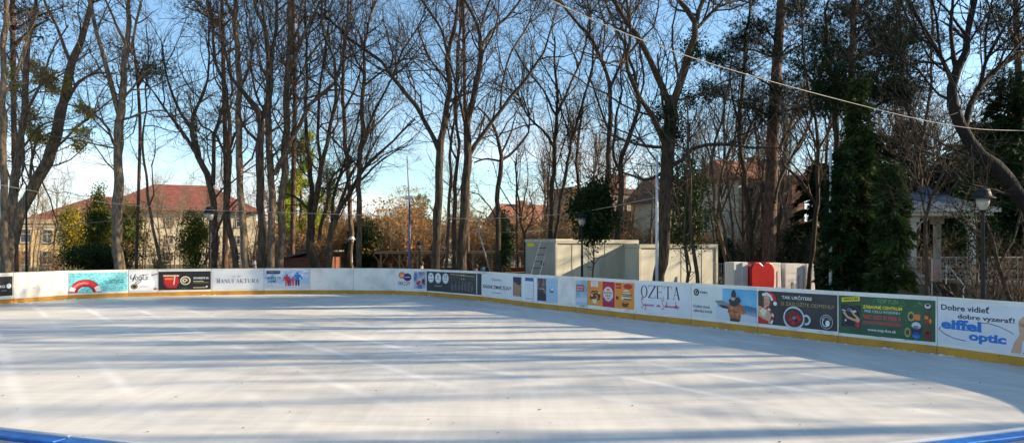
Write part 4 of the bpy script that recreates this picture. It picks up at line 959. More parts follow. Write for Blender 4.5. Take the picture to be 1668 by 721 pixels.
prof=[(1.0,0),(.75,.15),(.48,.34),(.24,.55),(.08,.74),(.02,.86)]
m=MB(); vs=[]; hw_=gw/2+.62; c_=gw/2
for s_,z in prof: vs+=[(c_-hw_*s_,c_-hw_*s_,EZ+.243+z),(c_+hw_*s_,c_-hw_*s_,EZ+.243+z),(c_+hw_*s_,c_+hw_*s_,EZ+.243+z),(c_-hw_*s_,c_+hw_*s_,EZ+.243+z)]
fs=[]
for i in range(len(prof)-1):
    for k_ in range(4): a=i*4+k_; b=i*4+(k_+1)%4; fs.append((a,b,b+4,a+4))
fs.append((0,1,2,3)); m.add(vs,fs); m.build('roof',gr,e)
iron=mat('iron_cream',(.42,.38,.30),.5,(.52,.48,.39),6.0); pink=mat('panel_pink',(.40,.22,.20),.7,(.48,.32,.28),4.0)
def railing(x0,x1,label,y=GY+.1,h=.78,step=.5):
    e=empty('ornate_railing',(x0,y,GZ+TZ),label,'railing','ornate railings on the terrace'); L=x1-x0
    m=MB(); m.tube([(0,0,h),(L,0,h)],.026,6); m.tube([(0,0,.07),(L,0,.07)],.018,6); m.build('rail',iron,e)
    n=max(1,int(round(L/step))); w=L/n
    for i in range(n+1):
        m=MB(); m.tube([(i*w,0,0),(i*w,0,h)],.02,6); m.build('baluster',iron,e)
    for i in range(n):
        m=MB(); cx=(i+.5)*w
        for sx_ in (-1,1):
            for zc,sg in ((.27,1),(.55,-1)):
                pts=[]
                for q in range(16):
                    a=q/15*1.6*2*math.pi; rr_=w*.22*(1-.62*q/15); pts.append((cx+sx_*(w*.23-rr_*math.cos(a)*1.0+0)+0,0,zc+sg*rr_*math.sin(a)))
                m.tube(pts,.014,4)
            m.tube([(cx,0,.08),(cx+sx_*w*.12,0,.25),(cx,0,.41),(cx-sx_*w*.12,0,.56),(cx,0,h-.02)],.012,4)
        m.build('scroll',iron,e)
railing(PX(1462,GY),PX(1503,GY),'short ornate cream railing left of the first gazebo post')
railing(PX(1535,GY),PX(1586,GY),'ornate cream scroll railing between the gazebo posts')
railing(PX(1612,GY),PX(1760,GY),'long ornate cream scroll railing right of the large lantern lamp')
o=MB().box(0,0,0,PX(1533,GY)-PX(1519,GY),.04,.72).build('advert_panel',pink); o.location=(PX(1519,GY),GY+.1,GZ+TZ+.03); tag(o,'small pinkish panel fixed beside the stair rail','panel')
m=MB(); m.tube([(0,0,0),(0,0,1.0),(.06,.0,1.08),(.16,.2,1.1),(.2,1.2,1.75),(.2,1.25,1.1)],.022,8); o=m.build('stair_handrail',wp); o.location=(PX(1572,22.5),22.6,GZ); tag(o,'bent white handrail at the foot of the terrace stair','handrail')
m=MB(); m.tube([(0,0,0),(0,0,1.95),(.9,0,1.95),(.9,0,1.7)],.02,8); o=m.build('entry_frame',steel); o.location=(PX(1518,21.5),21.5,GZ); tag(o,'thin metal frame standing left of the dark stair','frame')
e=empty('waste_bin',(PX(1578,20),20,GZ),'squat beige concrete bin in front of the stair','bin')
m=MB(); m.lathe([(.22,0),(.26,.1),(.26,.8),(.24,.86),(.2,.86),(.18,.5)],0,0,16); m.build('body',stoneb,e); 

# wire mesh fence between containers and sign
e=empty('mesh_fence',(PX(1168,33),33.5,GZ),'thin wire mesh fence between the containers and the letter sign','fence')
fw=PX(1196,33)-PX(1168,33); m=MB()
for i in range(8): m.tube([(i*fw/7,0,0),(i*fw/7,0,1.55)],.008,4)
for i in range(6): m.tube([(0,0,.1+i*.28),(fw,0,.1+i*.28)],.006,4)
m.build('mesh',steel,e)
for x in (0,fw): m=MB(); m.tube([(x,0.02,0),(x,.02,1.6)],.025,8); m.build('post',steel,e)

# people seen over the far boards
skin=mat('skin',(.42,.24,.17),.6); 
def person(px,Y,h,rot,label,jm,tm,hm,arm=0.0):
    x=PX(px,Y); e=empty('person',(x,Y,GZ),label,'person',None,rot)
    k=h/1.75
    V=[(0,0,.95),(0,0,1.15),(0,0,1.38),(0,0,1.50),(0,.01,1.60),(0,0,1.70), (.10,0,.90),(.11,.02,.50),(.11,0,.08),(.11,-.12,.04),(-.10,0,.90),(-.11,-.05,.50),(-.12,.05,.08),(-.12,-.08,.04),
       (.19,0,1.40),(.25,-.02,1.14),(.22,-.18-arm,.98+arm),(-.19,0,1.40),(-.25,-.02,1.14),(-.22,-.16,.94)]
    E=[(0,1),(1,2),(2,3),(3,4),(4,5),(0,6),(6,7),(7,8),(8,9),(0,10),(10,11),(11,12),(12,13),(2,14),(14,15),(15,16),(2,17),(17,18),(18,19)]
    Rr=[.16,.15,.17,.065,.10,.075,.10,.07,.05,.045,.10,.07,.05,.045,.075,.055,.045,.075,.055,.045]
    me=bpy.data.meshes.new('b'); me.from_pydata([tuple(c*k for c in v) for v in V],E,[]); ob=bpy.data.objects.new('b',me); C.objects.link(ob)
    md=ob.modifiers.new('s','SKIN'); 
    for i,r_ in enumerate(Rr): me.skin_vertices[0].data[i].radius=(r_*k,r_*k*.8)
    me.skin_vertices[0].data[0].use_root=True
    ob.modifiers.new('u','SUBSURF').levels=1; bpy.context.view_layer.update()
    nm=bpy.data.meshes.new_from_object(ob.evaluated_get(bpy.context.evaluated_depsgraph_get())); bpy.data.objects.remove(ob)
    nm.materials.clear(); 
    for q in (jm,tm,skin,dk): nm.materials.append(q)
    for p in nm.polygons:
        z=p.center.z/k; p.material_index=2 if z>1.48 else (0 if z>.86 else (1 if z>.12 else 3)); p.use_smooth=True
    link('body',nm,e)
    m=MB(); m.lathe([(.118*k,1.62*k),(.125*k,1.69*k),(.10*k,1.77*k),(.05*k,1.81*k),(.01,1.82*k)],0,.015,14); m.build('hat',hm,e,smooth=True)
    return e
person(415,31.8,1.62,R(160),'person in a dark jacket and grey cap behind the MANUFAKTURA board',mat('jacket_dark',(.02,.022,.03),.7),dk,mat('cap_grey',(.35,.35,.38),.8))
person(687,32.5,1.60,R(60),'person in a black coat bending beside the blue mast',mat('jacket_dark',(.02,.022,.03),.7),dk,mat('hair_dark',(.03,.02,.015),.8),.15)
person(775,30.8,1.52,R(-40),'person in a light jacket left of the person in blue behind the boards',mat('jacket_beige',(.5,.42,.36),.7),dk,mat('hair_dark',(.03,.02,.015),.8),.1)
person(787,31.0,1.40,R(30),'person in a bright blue jacket behind the charcoal banner board',mat('jacket_blue',(.03,.16,.40),.7),dk,mat('hat_teal',(.05,.25,.35),.8),.1)
# ------------------------------------------------------------------ the bare trees, each traced at its own distance
lf_br=mat('leaf_brown',(.20,.10,.045),.85,(.30,.16,.07),3.0,trans=.3,spec=.08)
lf_or=mat('leaf_orange',(.34,.17,.055),.85,(.46,.26,.10),1.2,trans=.3,spec=.08)
lf_yl=mat('leaf_yellow',(.42,.30,.03),.85,(.55,.40,.05),1.5,trans=.35,spec=.08)
lf_ol=mat('leaf_olive',(.075,.085,.016),.85,(.20,.19,.035),1.0,trans=.25,spec=.08)
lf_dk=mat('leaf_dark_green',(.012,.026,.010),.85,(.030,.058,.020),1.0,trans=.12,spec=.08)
lf_md=mat('leaf_mid_green',(.022,.045,.014),.85,(.060,.095,.028),1.0,trans=.2,spec=.08)
lf_lm=mat('leaf_lime',(.24,.31,.03),.85,(.48,.52,.07),.9,trans=.5,spec=.08)
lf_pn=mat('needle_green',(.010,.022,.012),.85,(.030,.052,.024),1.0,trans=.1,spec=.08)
TR=[
 ('A','grey tree trunk cut by the left edge of the picture',29,'grey',260,1.0,[[(9,436,16),(6,330,15),(4,200,14),(6,90,12),(10,0,9)],[(5,160,6),(30,110,5),(48,60,4),(60,10,3)]]),
 ('A2','grey tree with a slightly bowed stem just right of the left edge trunk',31,'grey',300,1.0,[[(14,436,19),(14,380,18),(24,300,17),(37,200,13),(42,100,11),(52,40,8),(60,0,6)],[(36,205,7),(60,150,6),(82,90,4),(110,40,3)],[(30,250,6),(66,205,4),(100,196,3)]]),
 ('A3','thick grey tree leaning strongly to the right at the far left',33,'grey',330,1.0,[[(10,436,20),(30,365,22),(52,310,23),(84,245,22),(97,190,20),(115,115,17),(133,60,12),(150,0,9)],[(70,270,8),(50,300,6),(60,230,5),(90,215,4),(120,210,3)],[(100,180,8),(128,135,6),(160,118,4),(195,122,2)],[(118,110,8),(100,60,6),(80,20,5),(70,-10,4)],[(52,312,8),(80,255,6),(130,205,4),(175,165,3),(205,150,2)]]),
 ('B','straight light grey tree with a fork at mid height in front of the red roof',31,'grey',250,1.1,[[(194,436,21),(193,300,19),(194,200,17),(197,165,15),(203,100,12),(207,50,10),(212,0,8)],[(194,185,12),(178,125,10),(162,75,8),(148,20,7),(142,-5,6)],[(204,98,7),(218,60,6),(226,20,5),(230,-5,4)],[(198,165,7),(216,143,5),(245,112,3),(277,97,2)],[(190,245,6),(172,205,5),(137,176,3),(95,168,2)],[(198,195,6),(228,186,4),(262,180,3),(288,192,2)],[(203,70,6),(185,30,5),(172,0,4)]]),
 ('C','very thin dark tree leaning left between the light grey tree and the school',33,'brown',330,.5,[[(264,436,7),(250,375,6),(239,300,5),(234,230,4),(237,160,3),(241,100,3),(240,40,2)]]),
 ('D','wide spreading brown tree with a double crown in front of the school roof',34,'brown',330,1.1,[[(349,436,14),(350,370,14),(344,310,13),(327,262,12),(315,230,10),(313,206,9),(317,181,7),(334,147,5),(340,100,4),(345,40,3)],[(327,262,8),(300,218,7),(270,178,5),(245,145,3),(225,120,2)],[(314,215,7),(288,172,5),(272,125,4),(262,70,3)],[(347,300,9),(350,250,8),(354,206,7),(363,168,6),(378,148,4),(372,80,3)],[(333,430,6),(350,385,5),(365,350,5),(387,322,3)]]),
 ('E','rough barked pale tree in the middle of the left cluster, nearly straight',32,'grey',240,1.0,[[(400,436,18),(396,374,15),(391,293,14),(388,206,13),(388,143,12),(386,81,11),(384,30,10),(383,0,9)],[(387,40,8),(372,10,7),(362,-10,5)],[(389,150,6),(405,110,5),(415,70,4)]]),
 ('E2','brown tree with a bent stem left of the rough barked pale tree',34,'brown',320,1.0,[[(385,436,13),(373,365,12),(371,293,11),(373,206,8),(365,140,7),(350,90,6),(340,0,4)],[(372,250,6),(385,215,5),(408,190,3),(420,175,2)],[(371,270,6),(352,220,5),(325,200,3),(305,150,2)]]),
 ('F','thick dark tree whose crown bends left over the cluster',31,'dark',330,1.0,[[(428,436,17),(426,350,16),(424,250,16),(426,193,14),(414,170,12),(398,150,9),(376,120,6),(362,60,4),(352,0,3)],[(426,193,11),(436,150,9),(434,60,6),(425,0,5)],[(424,235,7),(400,210,5),(385,180,4),(358,165,3)]]),
 ('G','smooth light grey tree with long arching limbs, right of the thick dark tree',32.5,'grey',280,1.1,[[(441,436,14),(443,312,14),(439,187,13),(440,112,12),(430,50,8),(414,0,6)],[(441,112,9),(449,50,7),(451,0,6)],[(447,285,10),(470,240,9),(499,181,8),(534,147,7),(555,118,5),(562,60,4),(575,0,3)],[(532,148,5),(562,147,4),(585,157,4),(600,154,4)],[(440,190,6),(420,160,5),(405,100,4)]]),
 ('H','tall smooth grey tree with limbs reaching up to the right',33,'grey',260,1.1,[[(455,436,16),(459,350,15),(464,250,14),(469,125,12),(471,50,10),(472,0,9)],[(469,130,9),(485,80,7),(505,35,6),(522,0,5)],[(467,180,6),(490,120,5),(530,60,4),(570,20,3)],[(465,160,5),(510,158,4),(545,135,3)]]),
 ('I','dark many stemmed tree rising from one base behind the wooden stall',34,'dark',330,1.1,[[(515,436,22),(507,395,18),(505,350,14),(508,293,10),(500,250,8),(497,206,7),(500,100,5),(498,0,3)],[(508,380,12),(513,349,11),(518,293,10),(533,230,8),(546,156,7),(546,112,6),(527,50,5),(524,0,4)],[(512,350,9),(519,320,8),(524,274,7),(518,212,6),(524,125,5),(535,40,4)],[(505,343,6),(484,322,5),(466,315,3)],[(520,390,8),(530,340,6),(540,290,5),(575,262,3)]]),
 ('J','brown tree fanning out in long thin diagonal stems, left of the rounded evergreen',36,'brown',330,.8,[[(537,436,12),(540,374,11),(563,326,9),(602,262,7),(633,237,5),(677,193,3)],[(540,380,9),(556,325,7),(580,265,6),(600,215,5),(640,175,3)],[(539,385,7),(545,320,6),(558,275,5),(572,230,4),(585,180,3)],[(538,400,7),(548,350,5),(590,290,5),(625,260,3),(665,235,2)]]),
 ('K','slender brown tree with a slight bend, left one of the pair above the rounded evergreen',38,'brown',300,.9,[[(573,436,9),(568,293,9),(561,200,8),(558,156,7),(560,100,6),(568,0,4)],[(560,180,5),(580,140,4),(590,100,3)],[(559,150,4),(535,110,3),(520,60,2)]]),
 ('L','straight grey brown tree, right one of the pair above the rounded evergreen',35,'brown',280,1.1,[[(584,436,12),(586,340,11),(587,274,10),(590,187,9),(593,125,7),(592,81,5),(605,20,4)],[(589,240,5),(610,185,5),(640,130,4),(668,100,3),(690,72,2)],[(592,120,5),(575,85,4),(560,50,3)],[(593,140,5),(625,115,4),(660,95,3)]]),
 ('M','large dark tree forking low, one limb arching far left, right of the blue mast',31,'dark',270,1.1,[[(710,436,19),(715,320,16),(716,245,16),(724,206,13),(731,143,11),(731,93,10),(742,40,7),(748,0,6)],[(716,247,11),(703,218,10),(685,184,9),(660,150,8),(630,112,7),(600,85,6),(563,57,5),(530,25,4)],[(731,93,6),(719,50,5),(704,25,5),(688,0,4)],[(730,135,5),(700,95,4),(680,45,3)],[(640,124,5),(655,85,4),(675,55,3)]]),
 ('N','slim straight tree lit on its right side between the two large dark trees',35,'brown',300,.8,[[(727,436,7),(734,268,6),(741,170,5),(747,60,4),(750,0,3)],[(741,170,3),(760,130,3),(775,110,2)]]),
 ('N2','slim curved dark tree directly left of the thick kinked tree',34,'dark',300,.7,[[(742,436,10),(739,350,9),(746,260,7),(742,180,5),(745,100,4),(752,0,3)]]),
 ('O','thick dark kinked tree with long limbs to the upper right, centre of the picture',31.5,'dark',260,1.1,[[(752,436,21),(758,324,19),(764,255,17),(760,206,15),(769,168,13),(778,125,12),(782,80,9),(777,37,7),(760,8,6),(752,-10,5)],[(764,255,10),(788,218,8),(812,181,7),(847,137,6),(872,105,5),(892,75,4),(900,30,3)],[(761,215,7),(752,180,6),(745,150,5),(735,106,4),(715,70,3)],[(782,78,8),(803,50,6),(835,19,5),(852,-5,4)],[(781,55,6),(790,20,5),(800,-5,4)],[(815,178,5),(822,120,4),(835,80,4),(860,40,3)]]),
 ('P','crooked dark tree with ivy greened base right of the thick kinked tree',33,'dark',330,1.0,[[(813,436,12),(810,350,10),(813,274,9),(816,249,8),(810,218,7),(794,193,5),(778,175,3)],[(815,262,6),(841,243,5),(862,215,4),(858,180,3),(845,140,2)],[(813,262,5),(791,259,4),(772,265,3)],[(816,250,5),(830,220,4),(840,190,2)]]),
 ('Q','small forked sapling left of the container ladder',36,'dark',380,.35,[[(856,436,5),(855,390,5),(848,340,4),(845,300,3),(840,262,2)],[(855,380,3),(868,350,3),(862,310,2)],[(852,360,2),(872,338,2)]]),
 ('Rr','slender dark tree with a vase shaped crown behind the store container',38,'dark',290,1.0,[[(897,436,11),(898,370,10),(900,293,9),(905,218,8),(907,181,6),(905,120,5),(903,60,3)],[(902,240,6),(888,218,5),(863,193,4),(840,150,3),(825,110,2)],[(907,190,5),(885,150,4),(863,118,4),(838,80,2)],[(908,185,6),(928,143,5),(950,85,4),(962,20,3)]]),
 ('S','thin dark tree leaning right behind the left end of the containers',37,'dark',290,.8,[[(903,436,8),(908,370,7),(922,274,6),(935,212,5),(952,156,4),(970,93,3),(985,40,2)],[(930,230,4),(915,180,3),(905,150,2)]]),
 ('S2','thin upright dark tree between the vase shaped tree and the arching tree',40,'dark',290,.8,[[(946,436,7),(945,330,7),(940,250,6),(950,170,5),(965,100,4),(960,30,3)],[(942,250,4),(925,190,3),(918,150,2)]]),
 ('T','dark tree with a long limb arching to the upper left, behind the large container',38,'dark',290,1.0,[[(988,436,13),(990,380,12),(991,300,11),(994,206,10),(994,143,8),(978,93,7),(947,43,6),(905,-5,4)],[(994,143,6),(1013,100,5),(1020,60,4),(1003,10,3)],[(993,215,5),(975,170,4),(962,130,3)],[(981,98,4),(985,50,4),(975,0,3)]]),
 ('U','dark tree with two crossing stems right of the arching tree',36,'dark',290,1.0,[[(1002,436,13),(1006,370,12),(1012,312,11),(1012,268,10),(1030,205,8),(1041,168,8),(1029,106,6),(998,37,5),(985,0,4)],[(1012,290,7),(1000,250,6),(1002,200,5),(1012,150,4),(1010,90,3)],[(1036,185,5),(1048,130,4),(1040,70,3)]]),
 ('V','thickest dark tree with a heavy fork, standing in front of the containers',27,'dark',330,1.1,[[(1074,452,24),(1082,380,24),(1086,300,25),(1090,240,26),(1093,185,27),(1093,158,25)],[(1088,165,15),(1066,114,13),(1043,68,11),(1012,20,9),(995,-8,8)],[(1098,165,17),(1120,93,14),(1133,50,12),(1122,20,11),(1102,-5,9)],[(1133,38,10),(1142,10,9),(1150,-8,8)],[(1137,45,7),(1168,14,5),(1200,3,4),(1230,-2,3)],[(1083,235,12),(1058,187,11),(1040,156,10),(1020,100,8),(1027,45,6),(1018,-5,5)],[(1090,272,10),(1112,262,9),(1133,242,8),(1177,234,7),(1215,240,6),(1245,237,5),(1275,240,3)],[(1080,240,7),(1040,235,6),(1010,226,5),(980,215,3)],[(1078,282,8),(1053,293,7),(1030,285,5),(1000,275,4),(975,268,3)],[(1085,200,6),(1078,150,5),(1070,90,4)]]),
 ('CC','thin dark stem in front of the right container, left one of two',25.5,'dark',400,.25,[[(1116,452,5),(1117,380,5),(1118,300,4),(1120,200,3)]]),
 ('CC2','thin dark stem leaning left in front of the right container, right one of two',25.5,'dark',400,.25,[[(1131,455,8),(1126,380,7),(1123,310,5),(1121,230,4),(1119,160,3)]]),
 ('W','thin bare tree with a slight lean left of the sign letter',36,'brown',330,.8,[[(1183,436,7),(1172,380,7),(1162,330,6),(1160,262,6),(1172,210,5),(1186,150,4),(1195,90,3)],[(1160,270,4),(1145,220,3),(1130,190,2)]]),
 ('W2','thin bare tree with greenish base right beside the mesh fence',38,'brown',330,.8,[[(1195,436,7),(1181,390,6),(1172,340,6),(1176,280,5),(1191,243,4),(1202,190,3),(1205,120,2)]]),
 ('X','dark leaning tree with a fork above the red heart',37,'dark',330,1.0,[[(1216,436,14),(1222,374,13),(1214,312,11),(1208,249,10),(1206,187,8),(1214,93,7),(1221,20,5),(1222,-5,4)],[(1222,382,9),(1238,324,8),(1258,275,6),(1290,200,5),(1330,150,3)],[(1208,240,6),(1228,195,5),(1245,160,3)],[(1210,215,4),(1195,170,4),(1188,120,3)]]),
 ('Z','slim dark tree with criss crossing limbs between the pine and the evergreen',31,'dark',330,1.0,[[(1320,436,9),(1326,370,9),(1331,312,8),(1330,206,7),(1312,110,5),(1305,30,3)],[(1328,330,6),(1300,290,6),(1270,260,4)],[(1262,330,7),(1285,265,6),(1310,215,6),(1330,165,5),(1342,100,3)],[(1330,250,5),(1352,210,4),(1370,150,3)]]),
 ('Z2','straight dark tree standing behind the dark green evergreen',29,'dark',250,1.0,[[(1360,436,13),(1362,300,12),(1360,200,12),(1356,130,10),(1345,60,7),(1350,0,5)],[(1357,130,6),(1385,80,5),(1410,30,4)],[(1358,180,5),(1325,140,4),(1298,90,3)]]),
 ('AA','dark tree with vertical limbs behind the gazebo',36.5,'dark',300,1.2,[[(1496,436,11),(1495,380,10),(1495,256,9),(1480,180,8),(1470,139,7),(1466,35,5),(1462,-5,4)],[(1496,262,7),(1510,180,6),(1518,100,5),(1518,0,4)],[(1497,330,6),(1518,277,5),(1545,245,4),(1570,225,3)],[(1485,190,5),(1450,140,4),(1425,90,3)],[(1496,300,5),(1470,262,4),(1440,240,3)]]),
 ('AB','thin dark tree bending right in front of the gazebo corner',20,'dark',330,.6,[[(1507,470,9),(1508,420,8),(1509,370,7),(1516,325,6),(1535,280,4),(1560,240,3)],[(1510,360,4),(1498,310,3),(1490,270,2)]]),
 ('BB','heavy dark tree bowing in from the right edge with a kinked trunk',19,'black',330,1.25,[[(1730,430,37),(1690,352,34),(1660,315,32),(1636,286,30),(1594,250,27),(1567,208,23),(1553,173,21),(1552,130,18),(1570,90,14),(1577,55,12),(1590,-5,9)],[(1553,140,10),(1530,90,8),(1502,48,7),(1478,0,5)],[(1556,110,9),(1549,50,7),(1553,-5,5)],[(1572,205,13),(1590,150,11),(1629,107,10),(1668,85,8),(1710,65,5)],[(1594,148,9),(1610,92,7),(1640,40,5),(1670,5,4)],[(1575,60,7),(1545,20,5),(1520,-8,4)],[(1600,250,7),(1560,262,5),(1520,250,4),(1490,240,2)],[(1552,165,7),(1525,150,5),(1490,110,4),(1440,85,4),(1400,70,2)],[(1620,120,7),(1660,70,5),(1700,30,4)]]),
 ('BC','dark shrubby tree with twisted stems under the bowing tree',20,'dark',400,.7,[[(1640,480,9),(1628,430,8),(1615,390,7),(1600,350,5),(1590,300,3)],[(1628,430,6),(1650,390,5),(1665,340,4)],[(1618,395,5),(1580,370,4),(1550,330,3)]]),
]
for i,(nm,lab,Y,kd,cl,dn,lb) in enumerate(TR):
    lv=None
    if nm in('A','A2','A3'): lv=(260,.10,lf_br)
    if nm in ('Q','P'): lv=(120,.09,lf_br)
    traced_tree(lab,Y,lb,kd,min(cl+55,405),dn*.9,seed=i,leaves=lv,base=True,name='bare_tree',group=None)

# foliage helpers -------------------------------------------------
def leafmass(name,blobs,n,size,m,parent,g,aspect=.6,clump=14,csig=.16):
    """blobs: (x,y,z,rx,ry,rz) in the parent's frame; leaves gathered in small clumps through the volume"""
    vol=np.array([b[3]*b[4]*b[5] for b in blobs])**.8; vol/=vol.sum(); nc=max(4,n//clump)
    bi=g.choice(len(blobs),nc,p=vol); Bq=np.array(blobs)[bi]
    d=norm(g.normal(size=(nc,3))); rad=(g.random(nc)**.45)[:,None]
    c=Bq[:,:3]+d*rad*Bq[:,3:]
    cc=np.repeat(c,clump,0)+g.normal(size=(nc*clump,3))*csig
    V=leaf_quads(cc,size,g,aspect=aspect); me=quads_mesh(name,V,len(cc)); me.materials.append(m); return link(name,me,parent)
def bush(label,px,Y,ptop,wpx,pbot,m,n=5000,size=.10,shape='round',name='shrub',cat='shrub',m2=None,stem=True,seed=0,group=None,csig=.14,ragged=.25,aspect=.6):
    g=np.random.default_rng(500+seed); x=PX(px,Y); ht=PZ(ptop,Y)-GZ; w=wpx/F*Y; zb=max(0,PZ(pbot,Y)-GZ)
    e=empty(name,(x,Y,GZ),label,cat,group); bl=[]
    k=14
    for i in range(k):
        t=(i+.5)/k
        if shape=='cone': r=w/2*(1-t)**.8
        elif shape=='column': r=w/2*min(1,(1-t)*3)**.6*min(1,.5+t*3)
        else: r=w/2*math.sqrt(max(.05,1-(2*t-1)**2*.9))
        for j in range(2):
            a=g.uniform(0,6.28); o=r*.35
            bl.append((math.cos(a)*o,math.sin(a)*o,zb+(ht-zb)*t,r*g.uniform(1-ragged,1),r*g.uniform(1-ragged,1),(ht-zb)/k*1.3))
    leafmass('foliage',bl,n,size,m,e,g,csig=csig,aspect=aspect)
    if m2: leafmass('autumn_foliage',[(b[0],b[1],b[2],b[3]*1.05,b[4]*1.05,b[5]) for b in bl[10:]],n//2,size,m2,e,g)
    if stem:
        pts=np.array([[[g.normal()*.05,g.normal()*.05,ht*q*.92-.1] for q in np.linspace(0,1,8)]]); T=Tubes(); T.add(pts,np.linspace(max(.03,w*.03),.01,8)[None],6)
        b,br=grow(pts,np.linspace(.05,.015,8)[None],30,(w*.25,w*.5),(35,75),(.012,.025),.4,5,up=.1,tmin=.1,g=g); T.add(b,br,4)
        me=T.mesh('trunk'); me.materials.append(BARK['brown']); link('trunk',me,e)
    return e
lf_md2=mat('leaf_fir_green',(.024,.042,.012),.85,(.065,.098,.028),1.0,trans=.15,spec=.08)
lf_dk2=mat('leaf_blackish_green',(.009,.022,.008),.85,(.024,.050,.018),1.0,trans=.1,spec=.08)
def conifer(label,px,Y,ptop,wpx,m,seed,n=9000,size=.20,pbot=470,nbr=110,droop=.35,name='conifer',group=None,width=.05,taper=1.0):
    g=np.random.default_rng(seed); x=PX(px,Y); ht=PZ(ptop,Y)-GZ; w=wpx/F*Y/2; zb=max(.2,PZ(pbot,Y)-GZ)
    e=empty(name,(x,Y,GZ),label,'tree',group); T=Tubes()
    pts=np.array([[[g.normal()*.04,g.normal()*.04,ht*q-.1] for q in np.linspace(0,1,10)]]); T.add(pts,np.linspace(max(.07,ht*.014),.012,10)[None],7)
    q=g.random(nbr)**.8; z=zb+(ht-zb)*q*.98; a=g.uniform(0,6.283,nbr); L=w*(1-q*.93)**taper*g.uniform(.55,1.25,nbr)+.15
    t=np.linspace(0,1,6)[None,:]; B=np.zeros((nbr,6,3)); B[:,:,0]=np.cos(a)[:,None]*L[:,None]*t; B[:,:,1]=np.sin(a)[:,None]*L[:,None]*t
    B[:,:,2]=z[:,None]+L[:,None]*(.35*t-(droop+.35)*t*t); B+=g.normal(size=B.shape)*.03; T.add(B,np.linspace(.022,.006,6)[None,:].repeat(nbr,0),4)
    me=T.mesh('trunk'); me.materials.append(BARK['dark']); link('trunk',me,e)
    wt=L**1.4; wt/=wt.sum(); bi=g.choice(nbr,n,p=wt); f=g.random(n)**.7*4.99; k=f.astype(int); fr=(f-k)[:,None]
    c=B[bi,k]*(1-fr)+B[bi,k+1]*fr; d=norm(B[bi,k+1]-B[bi,k]); side=norm(np.cross(d,np.array([0,0,1.])))*g.choice([-1,1],n)[:,None]
    s=norm(d*.8+side*g.uniform(.1,1.1,n)[:,None]+np.array([0,0,-1])*g.uniform(-.1,.6,n)[:,None]+g.normal(size=(n,3))*.15)
    ln=size*g.uniform(.5,1.3,n)[:,None]*(.6+.8*(1-f/5))[:,None]; b=norm(np.cross(s,g.normal(size=(n,3))))*width*g.uniform(.6,1.3,n)[:,None]*.5
    c=c+g.normal(size=(n,3))*.03; V=np.stack([c,c+s*ln*.5+b,c+s*ln,c+s*ln*.5-b],axis=1).reshape(-1,3)
    me=quads_mesh('foliage',V,n); me.materials.append(m); link('foliage',me,e); return e
bush('yellow tipped shrub left of the tall conical shrub below the red roof',118,46,338,48,436,lf_ol,5000,.12,'round',m2=lf_yl,seed=1,ragged=.6,csig=.22)
bush('tall olive green conical evergreen in front of the red roof',163,44,298,76,436,lf_ol,12000,.12,'cone',m2=lf_md,seed=2,ragged=.5,csig=.2,name='conifer',cat='tree')
bush('olive green bushy tree behind the straight light grey trunk',212,48,335,56,436,lf_ol,5500,.12,'round',seed=3,m2=lf_md,ragged=.6,csig=.22)
bush('low glossy dark green bush in front of the conical evergreen',165,36,402,120,437,lf_dk,9000,.10,'round',seed=4,stem=False)
bush('rounded olive bush left of the hatted lantern lamp',318,44,350,64,436,lf_ol,6500,.11,'round',seed=5,m2=lf_md,ragged=.5,csig=.2)
bush('dark green rounded cypress behind the pair of slender trees',592,41,357,54,437,lf_dk,16000,.09,'round',seed=6,name='cypress',cat='tree',ragged=.08,csig=.08)
bush('small dark green tree far left of the blue mast',637,60,362,30,436,lf_md,4500,.14,'round',seed=7)
bush('tall pale olive tree in the distance right of the blue mast',684,80,318,52,420,lf_ol,6000,.2,'round',seed=8,ragged=.5)
bush('leafy green shrub around the crooked tree base',820,38,338,34,437,lf_md,3500,.11,'column',seed=9,ragged=.6)
bush('dark evergreen bushy tree above the large cream container',968,29,300,72,392,lf_dk,12000,.12,'round',seed=10,name='evergreen_tree',cat='tree',ragged=.6,csig=.2)
bush('dark ivy covered sapling right of the thickest tree',1120,29,255,72,402,lf_md,6000,.10,'column',seed=11,name='evergreen_tree',cat='tree',ragged=.65,csig=.22)
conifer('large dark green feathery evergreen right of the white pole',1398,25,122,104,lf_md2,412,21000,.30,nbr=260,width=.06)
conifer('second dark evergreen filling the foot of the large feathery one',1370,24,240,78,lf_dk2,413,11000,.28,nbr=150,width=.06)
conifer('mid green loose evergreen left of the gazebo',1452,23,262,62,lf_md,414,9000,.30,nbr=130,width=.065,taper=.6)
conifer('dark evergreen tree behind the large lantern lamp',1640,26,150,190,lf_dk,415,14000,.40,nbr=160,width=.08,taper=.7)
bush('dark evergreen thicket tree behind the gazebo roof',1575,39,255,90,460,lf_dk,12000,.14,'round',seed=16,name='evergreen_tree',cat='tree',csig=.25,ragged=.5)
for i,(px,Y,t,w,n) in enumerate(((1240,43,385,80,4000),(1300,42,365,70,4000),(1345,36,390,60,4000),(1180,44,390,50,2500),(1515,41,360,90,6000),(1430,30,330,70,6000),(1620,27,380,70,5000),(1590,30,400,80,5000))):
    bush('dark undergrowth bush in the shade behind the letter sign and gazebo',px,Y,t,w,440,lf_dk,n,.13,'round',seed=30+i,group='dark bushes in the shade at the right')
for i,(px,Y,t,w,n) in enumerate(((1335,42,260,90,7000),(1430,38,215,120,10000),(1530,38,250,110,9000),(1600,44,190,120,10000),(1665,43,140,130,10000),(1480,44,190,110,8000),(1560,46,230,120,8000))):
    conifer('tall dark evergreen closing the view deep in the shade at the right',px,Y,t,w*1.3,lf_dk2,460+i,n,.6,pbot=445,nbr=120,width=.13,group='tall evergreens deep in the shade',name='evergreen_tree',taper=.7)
bush('dark tangled twiggy bush hiding the right half of the gazebo roof',1592,20.5,262,62,440,lf_dk,2600,.07,'round',seed=90,ragged=.6,csig=.3)
